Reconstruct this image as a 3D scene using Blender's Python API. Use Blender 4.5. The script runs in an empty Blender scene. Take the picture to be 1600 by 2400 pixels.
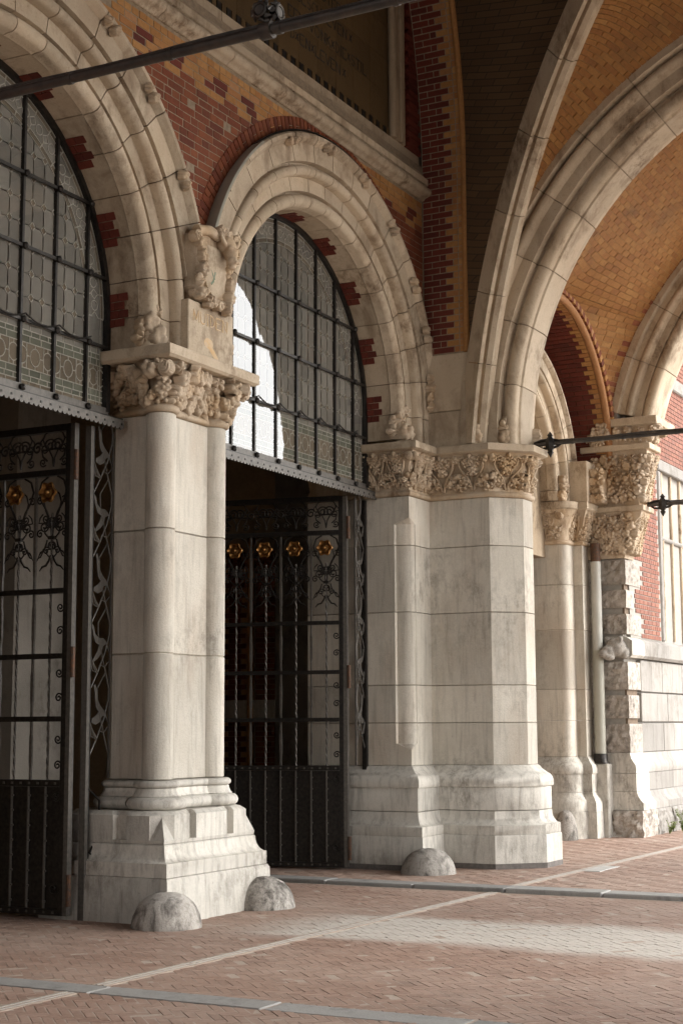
import bpy, bmesh, math, random
import numpy as np
from mathutils import Matrix, Vector, Euler
random.seed(7)
rng = np.random.default_rng(7)
pi = math.pi
SC = bpy.context.scene
COL = SC.collection

# ------------------------------------------------------------------ camera
CAM = np.array([-10.857, -7.36, 1.6])
FPX, YAW, PIT, ROL = 3670.8, math.radians(27.8376), math.radians(7.7836), math.radians(-0.2752)
FW = np.array([math.cos(YAW)*math.cos(PIT), math.sin(YAW)*math.cos(PIT), math.sin(PIT)])
RT0 = np.array([math.sin(YAW), -math.cos(YAW), 0.0]); UP0 = np.cross(RT0, FW)
RT = math.cos(ROL)*RT0 + math.sin(ROL)*UP0; UP = -math.sin(ROL)*RT0 + math.cos(ROL)*UP0
cd = bpy.data.cameras.new('camera'); cam = bpy.data.objects.new('camera', cd); COL.objects.link(cam)
cd.sensor_fit = 'HORIZONTAL'; cd.sensor_width = 36; cd.lens = FPX/1600*36; cd.clip_end = 2000
cam.matrix_world = Matrix(((RT[0], UP[0], -FW[0], CAM[0]), (RT[1], UP[1], -FW[1], CAM[1]), (RT[2], UP[2], -FW[2], CAM[2]), (0, 0, 0, 1)))
SC.camera = cam
# ------------------------------------------------------------------ sky and sun
SUN_EL, SUN_DIR = math.radians(34), math.radians(-60)        # direction towards the sun, measured from +X
world = bpy.data.worlds.new('World'); SC.world = world; world.use_nodes = True
wn = world.node_tree; wn.nodes.clear()
wo = wn.nodes.new('ShaderNodeOutputWorld'); wb = wn.nodes.new('ShaderNodeBackground')
sk = wn.nodes.new('ShaderNodeTexSky'); sk.sky_type = 'NISHITA'; sk.sun_disc = False
sk.sun_elevation = SUN_EL; sk.sun_rotation = pi/2-SUN_DIR; sk.air_density = 1.3; sk.dust_density = 1.5; sk.ozone_density = 1.0
hs = wn.nodes.new('ShaderNodeHueSaturation'); hs.inputs['Saturation'].default_value = 0.08
wn.links.new(sk.outputs[0], hs.inputs['Color']); wn.links.new(hs.outputs[0], wb.inputs[0])
wb.inputs[1].default_value = 0.15
wn.links.new(wb.outputs[0], wo.inputs[0])
sl = bpy.data.lights.new('sun', 'SUN'); sun = bpy.data.objects.new('sun', sl); COL.objects.link(sun)
sl.energy = 0.35; sl.angle = math.radians(14); sl.color = (1.0, 0.93, 0.84)
sd = Vector((math.cos(SUN_DIR)*math.cos(SUN_EL), math.sin(SUN_DIR)*math.cos(SUN_EL), math.sin(SUN_EL)))
sun.rotation_euler = sd.to_track_quat('Z', 'Y').to_euler()
SC.view_settings.view_transform = 'Standard'; SC.view_settings.look = 'None'
SC.view_settings.exposure = 2.28; SC.view_settings.gamma = 1; SC.view_settings.use_curve_mapping = False
SC.cycles.max_bounces = 8; SC.cycles.diffuse_bounces = 5; SC.cycles.transparent_max_bounces = 16

# ------------------------------------------------------------------ materials
def newmat(name):
    m = bpy.data.materials.new(name); m.use_nodes = True; nt = m.node_tree
    return m, nt, nt.nodes['Principled BSDF']
def nd(nt, t, **k):
    n = nt.nodes.new('ShaderNode'+t)
    for a, v in k.items():
        if a.startswith('i_'): n.inputs[int(a[2:]) if a[2:].isdigit() else a[2:].replace('_', ' ')].default_value = v
        else: setattr(n, a, v)
    return n
def noise(nt, src, scale, detail=4, rough=.55, dist=0):
    mp = nd(nt, 'Mapping'); mp.inputs['Scale'].default_value = scale if hasattr(scale, '__len__') else (scale,)*3
    nt.links.new(src, mp.inputs[0])
    n = nd(nt, 'TexNoise'); n.inputs['Scale'].default_value = 1; n.inputs['Detail'].default_value = detail
    n.inputs['Roughness'].default_value = rough; n.inputs['Distortion'].default_value = dist
    nt.links.new(mp.outputs[0], n.inputs[0]); return n.outputs[0]
def ramp(nt, src, stops):
    r = nd(nt, 'ValToRGB'); e = r.color_ramp.elements
    while len(e) < len(stops): e.new(.5)
    for i, (p, c) in enumerate(stops):
        e[i].position = p; e[i].color = (*c, 1) if hasattr(c, '__len__') else (c, c, c, 1)
    nt.links.new(src, r.inputs[0]); return r.outputs[0]
def mix(nt, fac, a, b, mode='MIX'):
    m = nd(nt, 'Mix', data_type='RGBA', blend_type=mode)
    for i, v in ((0, fac), (6, a), (7, b)):
        if hasattr(v, 'node'): nt.links.new(v, m.inputs[i])
        elif i == 0: m.inputs[0].default_value = v
        else: m.inputs[i].default_value = (*v, 1)
    return m.outputs[2]
def math_(nt, op, a, b=None):
    m = nd(nt, 'Math', operation=op)
    for i, v in ((0, a), (1, b)):
        if v is None: continue
        if hasattr(v, 'node'): nt.links.new(v, m.inputs[i])
        else: m.inputs[i].default_value = v
    return m.outputs[0]
def bump(nt, bs, h, strength, dist=.02):
    b = nd(nt, 'Bump'); b.inputs['Strength'].default_value = strength; b.inputs['Distance'].default_value = dist
    nt.links.new(h, b.inputs['Height']); nt.links.new(b.outputs[0], bs.inputs['Normal'])
def rnd(nt):                                   # one random number for each piece, object or island
    a = nd(nt, 'ObjectInfo').outputs['Random']; b = nd(nt, 'NewGeometry').outputs['Random Per Island']
    return math_(nt, 'FRACT', math_(nt, 'ADD', a, b))

def stone(name, c1, c2, stain=(.10, .075, .05), amt=.5, lo=.56, hi=.74, rough=.8, bs_=.35, warm=None, streak=(5, 5, .55), grain=60):
    m, nt, bs = newmat(name); pos = nd(nt, 'NewGeometry').outputs['Position']
    big = noise(nt, pos, 1.3, 5); col = mix(nt, ramp(nt, big, [(.3, 0), (.7, 1)]), c1, c2)
    if warm: col = mix(nt, ramp(nt, noise(nt, pos, (2.2, 2.2, .9), 4), [(.48, 0), (.68, .75)]), col, warm)
    st = ramp(nt, noise(nt, pos, streak, 7, .65, .5), [(lo, 0), (hi, amt)])
    col = mix(nt, st, col, stain)
    bl = math_(nt, 'MULTIPLY', ramp(nt, noise(nt, pos, 1.1, 3), [(.45, 0), (.65, 1)]), ramp(nt, noise(nt, pos, (9, 9, 6), 8, .75), [(.46, 0), (.62, min(1, amt*1.3))])); col = mix(nt, bl, col, stain)
    sp = ramp(nt, noise(nt, pos, 30, 5, .7), [(.60, 0), (.72, amt*.9)]); col = mix(nt, sp, col, stain)
    fine = noise(nt, pos, grain, 4, .7); col = mix(nt, .22, col, ramp(nt, fine, [(.25, .25), (.75, 1)]), 'MULTIPLY')
    r = math_(nt, 'ADD', math_(nt, 'MULTIPLY', rnd(nt), .26), .80); g = nd(nt, 'CombineColor')
    for i in range(3): nt.links.new(r, g.inputs[i])
    col = mix(nt, 1.0, col, g.outputs[0], 'MULTIPLY')
    nt.links.new(col, bs.inputs['Base Color']); bs.inputs['Roughness'].default_value = rough
    bs.inputs['Specular IOR Level'].default_value = .25
    h = math_(nt, 'ADD', fine, math_(nt, 'MULTIPLY', noise(nt, pos, 9, 4), 1.5)); bump(nt, bs, h, bs_, .012)
    return m
def brickmat(name, cols, rough=.8, var=.3):
    m, nt, bs = newmat(name); pos = nd(nt, 'NewGeometry').outputs['Position']; r = rnd(nt)
    col = ramp(nt, r, [(i/max(1, len(cols)-1), c) for i, c in enumerate(cols)])
    n = noise(nt, pos, 26, 5, .65); col = mix(nt, var, col, ramp(nt, n, [(.3, .2), (.7, 1)]), 'MULTIPLY')
    d = ramp(nt, noise(nt, pos, 1.7, 5), [(.55, 0), (.8, .45)]); col = mix(nt, d, col, (.05, .035, .025))
    nt.links.new(col, bs.inputs['Base Color']); bs.inputs['Roughness'].default_value = rough
    bs.inputs['Specular IOR Level'].default_value = .3
    bump(nt, bs, noise(nt, pos, 70, 4, .7), .4, .008); return m
def plain(name, c, rough=.6, metal=0, var=.25, sc=18, c2=None, bs_=.15):
    m, nt, bs = newmat(name); pos = nd(nt, 'NewGeometry').outputs['Position']
    n = noise(nt, pos, sc, 5, .6); col = mix(nt, ramp(nt, n, [(.35, 0), (.7, 1)]), c, c2 or tuple(v*(1-var) for v in c))
    nt.links.new(col, bs.inputs['Base Color']); bs.inputs['Roughness'].default_value = rough; bs.inputs['Metallic'].default_value = metal
    bump(nt, bs, n, bs_, .006); return m

M = {}
M['pale'] = stone('pale_limestone', (.68, .635, .55), (.58, .53, .445), (.18, .155, .125), .42, .48, .74, warm=(.54, .46, .37), streak=(17, 17, 1.6))
M['plinth'] = stone('plinth_limestone', (.68, .645, .575), (.57, .535, .47), (.15, .13, .105), .48, .47, .70, streak=(15, 15, 2.2))
M['tan'] = stone('tan_sandstone', (.61, .51, .385), (.53, .43, .31), (.16, .10, .055), .62, .51, .70, warm=(.50, .39, .275), streak=(3, 3, 1.6))
M['carve'] = stone('carved_sandstone', (.62, .51, .39), (.54, .42, .29), (.17, .095, .045), .55, .53, .72, warm=(.46, .30, .15), grain=90)
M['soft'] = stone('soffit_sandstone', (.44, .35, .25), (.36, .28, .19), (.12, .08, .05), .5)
M['rock'] = stone('rough_granite', (.50, .455, .40), (.41, .365, .315), (.13, .105, .085), .7, .5, .68, bs_=.7, grain=35, streak=(9, 9, 9))
M['guard'] = stone('weathered_guard_stone', (.56, .525, .475), (.42, .385, .34), (.09, .08, .068), .85, .49, .64, bs_=1.0, streak=(6, 6, 3.5), grain=40)
M['outer'] = stone('pale_outer_stone', (.345, .325, .295), (.295, .275, .25), (.15, .125, .10), .5, .49, .70)
M['kerb'] = stone('blue_grey_kerbstone', (.36, .35, .33), (.29, .285, .27), (.10, .10, .10), .4)
M['mortar'] = plain('lime_mortar', (.30, .235, .165), .95, var=.4)
M['mortar_d'] = plain('dark_mortar', (.17, .12, .08), .95, var=.4)
M['mortar_p'] = plain('pale_mortar', (.33, .305, .27), .95, var=.2)
M['red'] = brickmat('red_brick', [(.175, .044, .020), (.225, .066, .028), (.13, .034, .018), (.245, .078, .032), (.185, .05, .022)])
M['dred'] = brickmat('dark_red_brick', [(.13, .026, .016), (.16, .034, .02), (.10, .022, .015)])
M['yel'] = brickmat('ochre_brick', [(.43, .22, .075), (.36, .17, .055), (.47, .25, .09), (.36, .155, .055), (.42, .22, .10)])
M['vyel'] = brickmat('vault_ochre_brick', [(.345, .165, .05), (.30, .135, .04), (.375, .19, .062), (.33, .15, .046), (.265, .115, .036)], var=.35)
M['lred'] = brickmat('salmon_brick', [(.25, .095, .06), (.22, .08, .05), (.275, .115, .072), (.20, .08, .055), (.24, .095, .063)], var=.2)
M['pave'] = brickmat('clay_paver', [(.30, .155, .105), (.25, .125, .085), (.34, .19, .135), (.22, .115, .085), (.32, .18, .13)], .75, .35)
M['iron'] = plain('black_iron', (.018, .017, .016), .42, .6, .5, 30, (.045, .038, .032))
M['irong'] = plain('grey_painted_iron', (.085, .078, .068), .5, .3, .4, 30, (.14, .125, .108))
M['rust'] = plain('rusty_iron', (.06, .045, .035), .7, .3, .4, 40, (.15, .065, .028))
M['rod'] = plain('grey_iron_rod', (.065, .062, .058), .5, .5, .4, 14, (.11, .095, .08))
M['gold'] = plain('gilded_iron', (.42, .22, .07), .42, .9, .5, 40, (.16, .08, .03))
M['lead'] = plain('lead_came', (.62, .58, .52), .55, .2, .2)
M['pipe'] = plain('grey_green_pipe_paint', (.36, .35, .29), .5, 0, .12, 4)
M['vmortar'] = plain('vault_mortar', (.33, .20, .095), .95, var=.3)
M['hallp'] = plain('ochre_hall_plaster', (.36, .27, .17), .9)
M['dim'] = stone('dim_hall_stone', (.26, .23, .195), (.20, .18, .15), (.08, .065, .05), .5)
M['dark'] = plain('brown_plaster', (.16, .12, .085), .9)
M['letter'] = plain('black_letter_glaze', (.012, .010, .008), .5)
M['tile'] = stone('ochre_glazed_tile', (.13, .085, .04), (.10, .065, .03), (.06, .04, .02), .5, rough=.5)
M['oran'] = plain('faded_orange_paint', (.60, .40, .20), .9, 0, .2, 14, (.56, .46, .34))
M['green'] = plain('green_paint_stain', (.10, .20, .11), .9, 0, .3, 30, (.3, .3, .24))
M['leaf'] = plain('weed_leaf', (.16, .22, .05), .6, 0, .4, 60, (.24, .26, .09))
M['wood'] = plain('ochre_wood', (.24, .125, .045), .5, 0, .35, 12)
M['cover'] = plain('pale_cover_plate', (.50, .485, .455), .6)
M['steel'] = plain('worn_steel_edge', (.40, .37, .33), .6)

def glassmat(name, tint, dirt, rough=.03, fac=.25):
    m = bpy.data.materials.new(name); m.use_nodes = True; nt = m.node_tree; nt.nodes.clear()
    out = nd(nt, 'OutputMaterial'); pos = nd(nt, 'NewGeometry').outputs['Position']
    tr = nd(nt, 'BsdfTransparent'); tr.inputs[0].default_value = (*tint, 1)
    df = nd(nt, 'BsdfDiffuse'); df.inputs[0].default_value = (*dirt, 1)
    gl = nd(nt, 'BsdfGlossy'); gl.inputs[0].default_value = (1, 1, 1, 1); gl.inputs['Roughness'].default_value = rough
    b = nd(nt, 'Bump'); b.inputs['Strength'].default_value = .05; b.inputs['Distance'].default_value = .01
    nt.links.new(noise(nt, pos, 5, 2), b.inputs['Height']); nt.links.new(b.outputs[0], gl.inputs['Normal'])
    m1 = nd(nt, 'MixShader'); m1.inputs[0].default_value = fac
    nt.links.new(tr.outputs[0], m1.inputs[1]); nt.links.new(df.outputs[0], m1.inputs[2])
    fr = nd(nt, 'Fresnel'); fr.inputs[0].default_value = 1.75
    m2 = nd(nt, 'MixShader'); nt.links.new(fr.outputs[0], m2.inputs[0])
    nt.links.new(m1.outputs[0], m2.inputs[1]); nt.links.new(gl.outputs[0], m2.inputs[2]); nt.links.new(m2.outputs[0], out.inputs[0])
    return m
def leadglass(name, tint, dirt, fac):
    m = bpy.data.materials.new(name); m.use_nodes = True; nt = m.node_tree; nt.nodes.clear(); out = nd(nt, 'OutputMaterial')
    tr = nd(nt, 'BsdfTransparent'); tr.inputs[0].default_value = (*tint, 1); df = nd(nt, 'BsdfDiffuse')
    c = mix(nt, rnd(nt), tuple(v*.8 for v in dirt), tuple(min(1, v*1.15) for v in dirt)); nt.links.new(c, df.inputs[0])
    m1 = nd(nt, 'MixShader'); m1.inputs[0].default_value = fac; nt.links.new(tr.outputs[0], m1.inputs[1]); nt.links.new(df.outputs[0], m1.inputs[2]); nt.links.new(m1.outputs[0], out.inputs[0]); return m
M['glass'] = leadglass('grey_leaded_glass', (.45, .43, .40), (.40, .375, .34), .68)
M['glass_g'] = leadglass('green_leaded_glass', (.26, .30, .24), (.25, .26, .21), .68)
M['glass_b'] = leadglass('brown_leaded_glass', (.34, .28, .21), (.31, .255, .195), .68)
M['clear2'] = glassmat('house_window_glass', (.8, .8, .78), (.25, .2, .12), .02, .05)
M['clear2'].node_tree.nodes['Fresnel'].inputs[0].default_value = 1.25
M['clear'] = glassmat('clear_outer_glass', (.88, .88, .86), (.3, .28, .25), .01, .03)

# ------------------------------------------------------------------ helpers
ORG = {}
def org(p):
    return ORG.get(p.name if p else None, np.zeros(3))
def thing(name, label, cat, loc=(0, 0, 0), group=None, kind=None):
    o = bpy.data.objects.new(name, None); COL.objects.link(o); o.location = loc; o.empty_display_size = .2
    ORG[o.name] = np.array(loc, float); o['label'] = label; o['category'] = cat
    if group: o['group'] = group
    o['kind'] = kind or 'thing'
    return o
def tag(o, label, cat=None, group=None, kind=None):
    o['label'] = label
    if cat: o['category'] = cat
    if group: o['group'] = group
    o['kind'] = kind or 'thing'
    return o
def mesh(name, V, F, mat, sharp=None, recalc=True, bev=0):
    me = bpy.data.meshes.new(name); me.from_pydata([tuple(map(float, v)) for v in V], [], [tuple(map(int, f)) for f in F])
    if recalc or bev:
        bm = bmesh.new(); bm.from_mesh(me)
        if recalc: bmesh.ops.recalc_face_normals(bm, faces=bm.faces)
        if bev:
            es = [e for e in bm.edges if len(e.link_faces) == 2 and e.calc_face_angle(0) > .6]
            bmesh.ops.bevel(bm, geom=es, offset=bev, segments=1, affect='EDGES', profile=.5)
        bm.to_mesh(me); bm.free()
    if sharp:
        me.polygons.foreach_set('use_smooth', [True]*len(me.polygons)); me.set_sharp_from_angle(angle=math.radians(sharp))
    me.materials.append(M[mat] if isinstance(mat, str) else mat); return me
def mk(name, V, F, mat, parent=None, sharp=None, recalc=True, bev=0, kind=None, label=None):
    o0 = org(parent); V = np.asarray(V, float)-o0
    o = bpy.data.objects.new(name, mesh(name, V, F, mat, sharp, recalc, bev)); COL.objects.link(o)
    if parent: o.parent = parent
    ORG[o.name] = o0
    if kind: o['kind'] = kind
    if label: o['label'] = label
    return o
def inst(name, me, parent, mat4):
    o = bpy.data.objects.new(name, me); COL.objects.link(o); o0 = org(parent)
    if parent: o.parent = parent
    mm = Matrix(mat4); mm.translation = mm.translation-Vector(o0); o.matrix_local = mm; ORG[o.name] = o0; return o
def frame(c, ax, ay, az, s=(1, 1, 1)):
    m = Matrix.Identity(4)
    for j, (a, k) in enumerate(((ax, s[0]), (ay, s[1]), (az, s[2]))):
        for i in range(3): m[i][j] = float(a[i])*k
    for i in range(3): m[i][3] = float(c[i])
    return m
def cat(*parts):
    V, F = [], []
    for v, f in parts:
        n = len(V); V += [tuple(p) for p in v]; F += [tuple(i+n for i in q) for q in f]
    return V, F
def box(x0, x1, y0, y1, z0, z1):
    V = [(x, y, z) for z in (z0, z1) for y in (y0, y1) for x in (x0, x1)]
    return V, [(0, 2, 3, 1), (4, 5, 7, 6), (0, 1, 5, 4), (2, 6, 7, 3), (0, 4, 6, 2), (1, 3, 7, 5)]
def loft(rings, cap=True, closed=True):
    n = len(rings[0]); V = [tuple(p) for r in rings for p in r]; F = []
    for i in range(len(rings)-1):
        for j in range(n if closed else n-1):
            k = (j+1) % n; F.append((i*n+j, i*n+k, (i+1)*n+k, (i+1)*n+j))
    if cap: F.append(tuple(range(n))[::-1]); F.append(tuple((len(rings)-1)*n+j for j in range(n)))
    return V, F
def off(poly, d):
    P = np.asarray(poly, float); n = len(P); out = []
    for i in range(n):
        a, b, c = P[i-1], P[i], P[(i+1) % n]
        u = (b-a)/(np.linalg.norm(b-a)+1e-12); v = (c-b)/(np.linalg.norm(c-b)+1e-12)
        nu = np.array([u[1], -u[0]]); nv = np.array([v[1], -v[0]]); k = 1+nu@nv
        out.append(b+d*(nu+nv)/max(k, .35))
    return np.array(out)
def ringz(poly, z): return [(p[0], p[1], z) for p in poly]
def courses(parent, name, poly, prof, mat, sharp=40):
    """loft of the footprint through (offset, z) pairs"""
    f = poly if callable(poly) else (lambda z: poly)
    return mk(name, *loft([ringz(off(f(z), d), z) for d, z in prof]), mat, parent, sharp)
def tube(path, r, n=6, cap=True, flat=None):
    P = np.asarray(path, float); m = len(P); R = np.full(m, r) if np.isscalar(r) else np.asarray(r, float)
    T = np.gradient(P, axis=0); T /= np.linalg.norm(T, axis=1)[:, None]+1e-12
    up = np.array([0, 1., 0]) if abs(T[0][1]) < .9 else np.array([1., 0, 0]); rings = []
    for i in range(m):
        a = np.cross(up, T[i]); a /= np.linalg.norm(a)+1e-12; b = np.cross(T[i], a); up = b if flat is None else up
        rings.append([P[i]+R[i]*(math.cos(t)*a+math.sin(t)*b*(flat or 1)) for t in np.linspace(0, 2*pi, n, endpoint=False)])
    return loft(rings, cap)
def blob(name, ell, mat, parent, voxel=.02, smooth=4, sub=3):
    bm = bmesh.new()
    for c, r, *rot in ell:
        mm = Matrix.Translation(Vector(c)-Vector(org(parent))) @ (Euler(rot[0]).to_matrix().to_4x4() if rot else Matrix()) @ Matrix.Diagonal((*r, 1))
        bmesh.ops.create_icosphere(bm, subdivisions=sub, radius=1, matrix=mm)
    me = bpy.data.meshes.new(name); bm.to_mesh(me); bm.free(); me.materials.append(M[mat])
    o = bpy.data.objects.new(name, me); COL.objects.link(o)
    if parent: o.parent = parent; ORG[o.name] = org(parent)
    md = o.modifiers.new('r', 'REMESH'); md.mode = 'VOXEL'; md.voxel_size = voxel; md.use_smooth_shade = True
    s = o.modifiers.new('s', 'SMOOTH'); s.iterations = smooth; s.factor = .5
    return o
def project(p):
    d = np.asarray(p, float)-CAM; w = d@FW
    return 800+FPX*(d@RT)/w, 1200-FPX*(d@UP)/w, w
CUBE = {}
def unit(mat):
    if mat not in CUBE: CUBE[mat] = mesh('brick', *box(-1, 1, -1, 1, -1, 1), mat, recalc=True, bev=.06)
    return CUBE[mat]
def boxes(parent, name, items, limit=300, stuff=None):
    """items: (centre, half vectors a, b, n, material).  The pieces showing largest become parts, the rest one stuff part per material."""
    sc = []
    for it in items:
        x, y, w = project(it[0]); inside = w > 0 and -20 < x < 1620 and -20 < y < 2420
        sc.append(((0 if inside else 1), w))
    order = sorted(range(len(items)), key=lambda i: sc[i]); one = order[:limit]; rest = order[limit:]
    for i in one:
        c, a, b, n, m = items[i]; inst(name, unit(m), parent, frame(c, a, b, n))
    by = {}
    for i in rest: by.setdefault(items[i][4], []).append(items[i])
    S = np.array([[sx, sy, sz] for sz in (-1, 1) for sy in (-1, 1) for sx in (-1, 1)], float)
    for m, L in by.items():
        A = np.array([[it[0], it[1], it[2], it[3]] for it in L], float)
        V = A[:, None, 0]+S[None, :, 0, None]*A[:, None, 1]+S[None, :, 1, None]*A[:, None, 2]+S[None, :, 2, None]*A[:, None, 3]
        F0 = np.array([(0, 2, 3, 1), (4, 5, 7, 6), (0, 1, 5, 4), (2, 6, 7, 3), (0, 4, 6, 2), (1, 3, 7, 5)])
        F = (F0[None]+8*np.arange(len(L))[:, None, None]).reshape(-1, 4)
        mk(stuff or name+'work', V.reshape(-1, 3), F, m, parent, kind='stuff', recalc=False)
def clip(poly, inside, cut):
    out = []
    for i in range(len(poly)):
        a, b = poly[i-1], poly[i]; ia, ib = inside(a), inside(b)
        if ia != ib: out.append(cut(a, b))
        if ib: out.append(b)
    return out
def clipconvex(poly, C):
    for i in range(len(C)):
        p, q = np.array(C[i]), np.array(C[(i+1) % len(C)]); e = q-p; nrm = np.array([-e[1], e[0]])
        f = lambda s: (np.array(s)-p)@nrm
        poly = clip(poly, lambda s: f(s) >= -1e-9, lambda a, b: tuple(np.array(a)+(np.array(b)-np.array(a))*(f(a)/(f(a)-f(b)))))
        if len(poly) < 3: return []
    return poly

# carved leaf: lobed, domed, with a curled tip and a midrib; local x right, y up, z out
def leafmesh(seed, lobes=5, mat='carve', deep=.42):
    r_ = random.Random(seed); nt_, nr = 30, 6; V = [(0, 0, .30)]; F = []
    ph = r_.uniform(-.15, .15)
    for i in range(1, nr+1):
        q = i/nr
        for j in range(nt_):
            t = 2*pi*j/nt_; lob = abs(math.cos((t-pi/2+ph)*lobes/2)); R = (1-deep)+deep*lob**.7
            R *= 1+.18*math.sin(t)
            x, y = q*R*math.cos(t), q*R*math.sin(t)
            z = .30*(1-q**2.2)+.26*(q*(1-q)*4)*(lob-.35)+.30*max(0, y)**2*q-.12*(q > .99)
            V.append((x, y, z-.05*r_.random()*(q > .3)))
    for j in range(nt_): F.append((0, 1+j, 1+(j+1) % nt_))
    for i in range(nr-1):
        for j in range(nt_):
            a = 1+i*nt_+j; b = 1+i*nt_+(j+1) % nt_; F.append((a, a+nt_, b+nt_, b))
    n = len(V)                                            # skirt to the back
    for j in range(nt_):
        x, y, z = V[1+(nr-1)*nt_+j]; V.append((x*.8, y*.8, -.18))
    for j in range(nt_):
        a = 1+(nr-1)*nt_+j; b = 1+(nr-1)*nt_+(j+1) % nt_; F.append((a, n+j, n+(j+1) % nt_, b))
    return mesh('leaf', V, F, mat, 75, recalc=True)
def acanthus(seed):
    r_ = random.Random(seed); nv, nu = 14, 9; V, F = [], []
    for i in range(nv):
        v = i/(nv-1); w = .62*math.sin(pi*min(1, .12+v*.88))**.75*(1+.32*abs(math.sin(3.2*pi*v+.3)))
        cy = -1+2*v-.55*max(0, v-.72)**1.2*3; cz = .12+.10*math.sin(pi*v)+1.1*max(0, v-.45)**1.6-1.7*max(0, v-.86)
        for j in range(nu):
            u = -1+2*j/(nu-1); V.append((u*w, cy+.18*abs(u)*math.sin(3.2*pi*v), cz-.42*abs(u)**1.7+.13*math.exp(-(u/.18)**2)+.09*math.cos(u*9)+.03*r_.uniform(-1, 1)))
    for i in range(nv-1):
        for j in range(nu-1): a = i*nu+j; F.append((a, a+1, a+nu+1, a+nu))
    n = len(V); ring = [j for j in range(nu)]+[i*nu+nu-1 for i in range(1, nv)]+[(nv-1)*nu+j for j in range(nu-2, -1, -1)]+[i*nu for i in range(nv-2, 0, -1)]
    for k in ring: x, y, z = V[k]; V.append((x*.85, y*.9, -.25))
    m = len(ring)
    for k in range(m): F.append((ring[k], n+k, n+(k+1) % m, ring[(k+1) % m]))
    return mesh('leaf', V, F, 'carve', 60)
def knobs(seed, pts, rad, tall=1.0):
    r_ = random.Random(seed); n = 17; V, F = [], []; P = [(x+r_.uniform(-.05, .05), y+r_.uniform(-.05, .05), rad*r_.uniform(.85, 1.15)) for x, y in pts]
    H = []
    for i in range(n):
        for j in range(n):
            x, y = -1.1+2.2*j/(n-1), -1.1+2.2*i/(n-1); h = -.30
            for a, b, r in P:
                d = math.hypot(x-a, y-b)
                if d < r: h = max(h, .10+.62*tall*math.sqrt(r*r-d*d)+.16*(b+1)*tall*.5)
            V.append((x, y, h))
    for i in range(n-1):
        for j in range(n-1):
            q = (i*n+j, i*n+j+1, (i+1)*n+j+1, (i+1)*n+j)
            if max(V[k][2] for k in q) > -.29: F.append(q)
    used = sorted({k for f in F for k in f}); mp = {k: c for c, k in enumerate(used)}
    return mesh('leaf', [V[k] for k in used], [tuple(mp[k] for k in f) for f in F], 'carve', 80)
K6 = [(0, -.65), (-.45, -.25), (.45, -.25), (-.40, .35), (.40, .35), (0, .72), (0, .05)]
LEAF = [knobs(1, K6, .42), knobs(2, [(0, -.7), (-.3, -.1), (.35, -.15), (-.15, .45), (.3, .55)], .46, 1.1), knobs(3, [(-.5, -.5), (.5, -.5), (0, 0), (-.5, .45), (.5, .45), (0, .8)], .40), leafmesh(4, 5, deep=.35), knobs(5, K6[:5], .44, 1.2), leafmesh(6, 3, deep=.3)]
def volutemesh():
    P = [((.08+.40*t/(5*pi))*1.0*math.cos(t), (.08+.40*t/(5*pi))*math.sin(t), .12+.16*(1-t/(5*pi))) for t in np.linspace(0, 5*pi, 60)]
    a = tube(P, .085, 6); b = tube([(0, 0, -.5), (0, 0, .02), (0, 0, .10)], [.5, .5, .44], 24); c = tube([(0, 0, .1), (0, 0, .36)], [.13, .10], 10)
    return mesh('volute', *cat(a, b, c), 'carve', 50)
VOL = volutemesh()
def leaf_at(parent, p, nrm, size, spin=0, v=None, up=(0, 0, 1), name='leaf', squash=1.0):
    n = np.array(nrm, float); n /= np.linalg.norm(n); u = np.array(up, float); x = np.cross(u, n); x /= np.linalg.norm(x); y = np.cross(n, x)
    cs, sn = math.cos(spin), math.sin(spin); X = cs*x+sn*y; Y = -sn*x+cs*y
    return inst(name, LEAF[v if v is not None else random.randrange(6)], parent, frame(p, X, Y, n, (size*squash, size, size*1.8)))
def bellrow(parent, path, d0, d1, z0, z1, rows, step, size, edge=0):
    """carved leaves over a bell: path is an open 2-D line, offsets d0 (bottom) to d1 (top)"""
    P = np.asarray(path, float); seg = np.diff(P, axis=0); L = np.linalg.norm(seg, axis=1); cum = np.r_[0, np.cumsum(L)]
    for k in range(rows):
        q = (k+.5)/rows; z = z0+(z1-z0)*q; d = d0+(d1-d0)*q**1.6
        s = step*(.3 if k % 2 else .75)
        while s < cum[-1]-.02:
            i = min(int(np.searchsorted(cum, s))-1, len(seg)-1); i = max(i, 0); t = seg[i]/L[i]; n = np.array([t[1], -t[0]])
            p = P[i]+t*(s-cum[i])+n*d
            leaf_at(parent, (p[0], p[1], z+random.uniform(-.015, .015)), (n[0], n[1], -.25+.25*random.random()), size*random.uniform(.85, 1.15), random.uniform(-.7, .7)+(pi if random.random() < .3 else 0))
            s += step*random.uniform(.9, 1.1)

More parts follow.
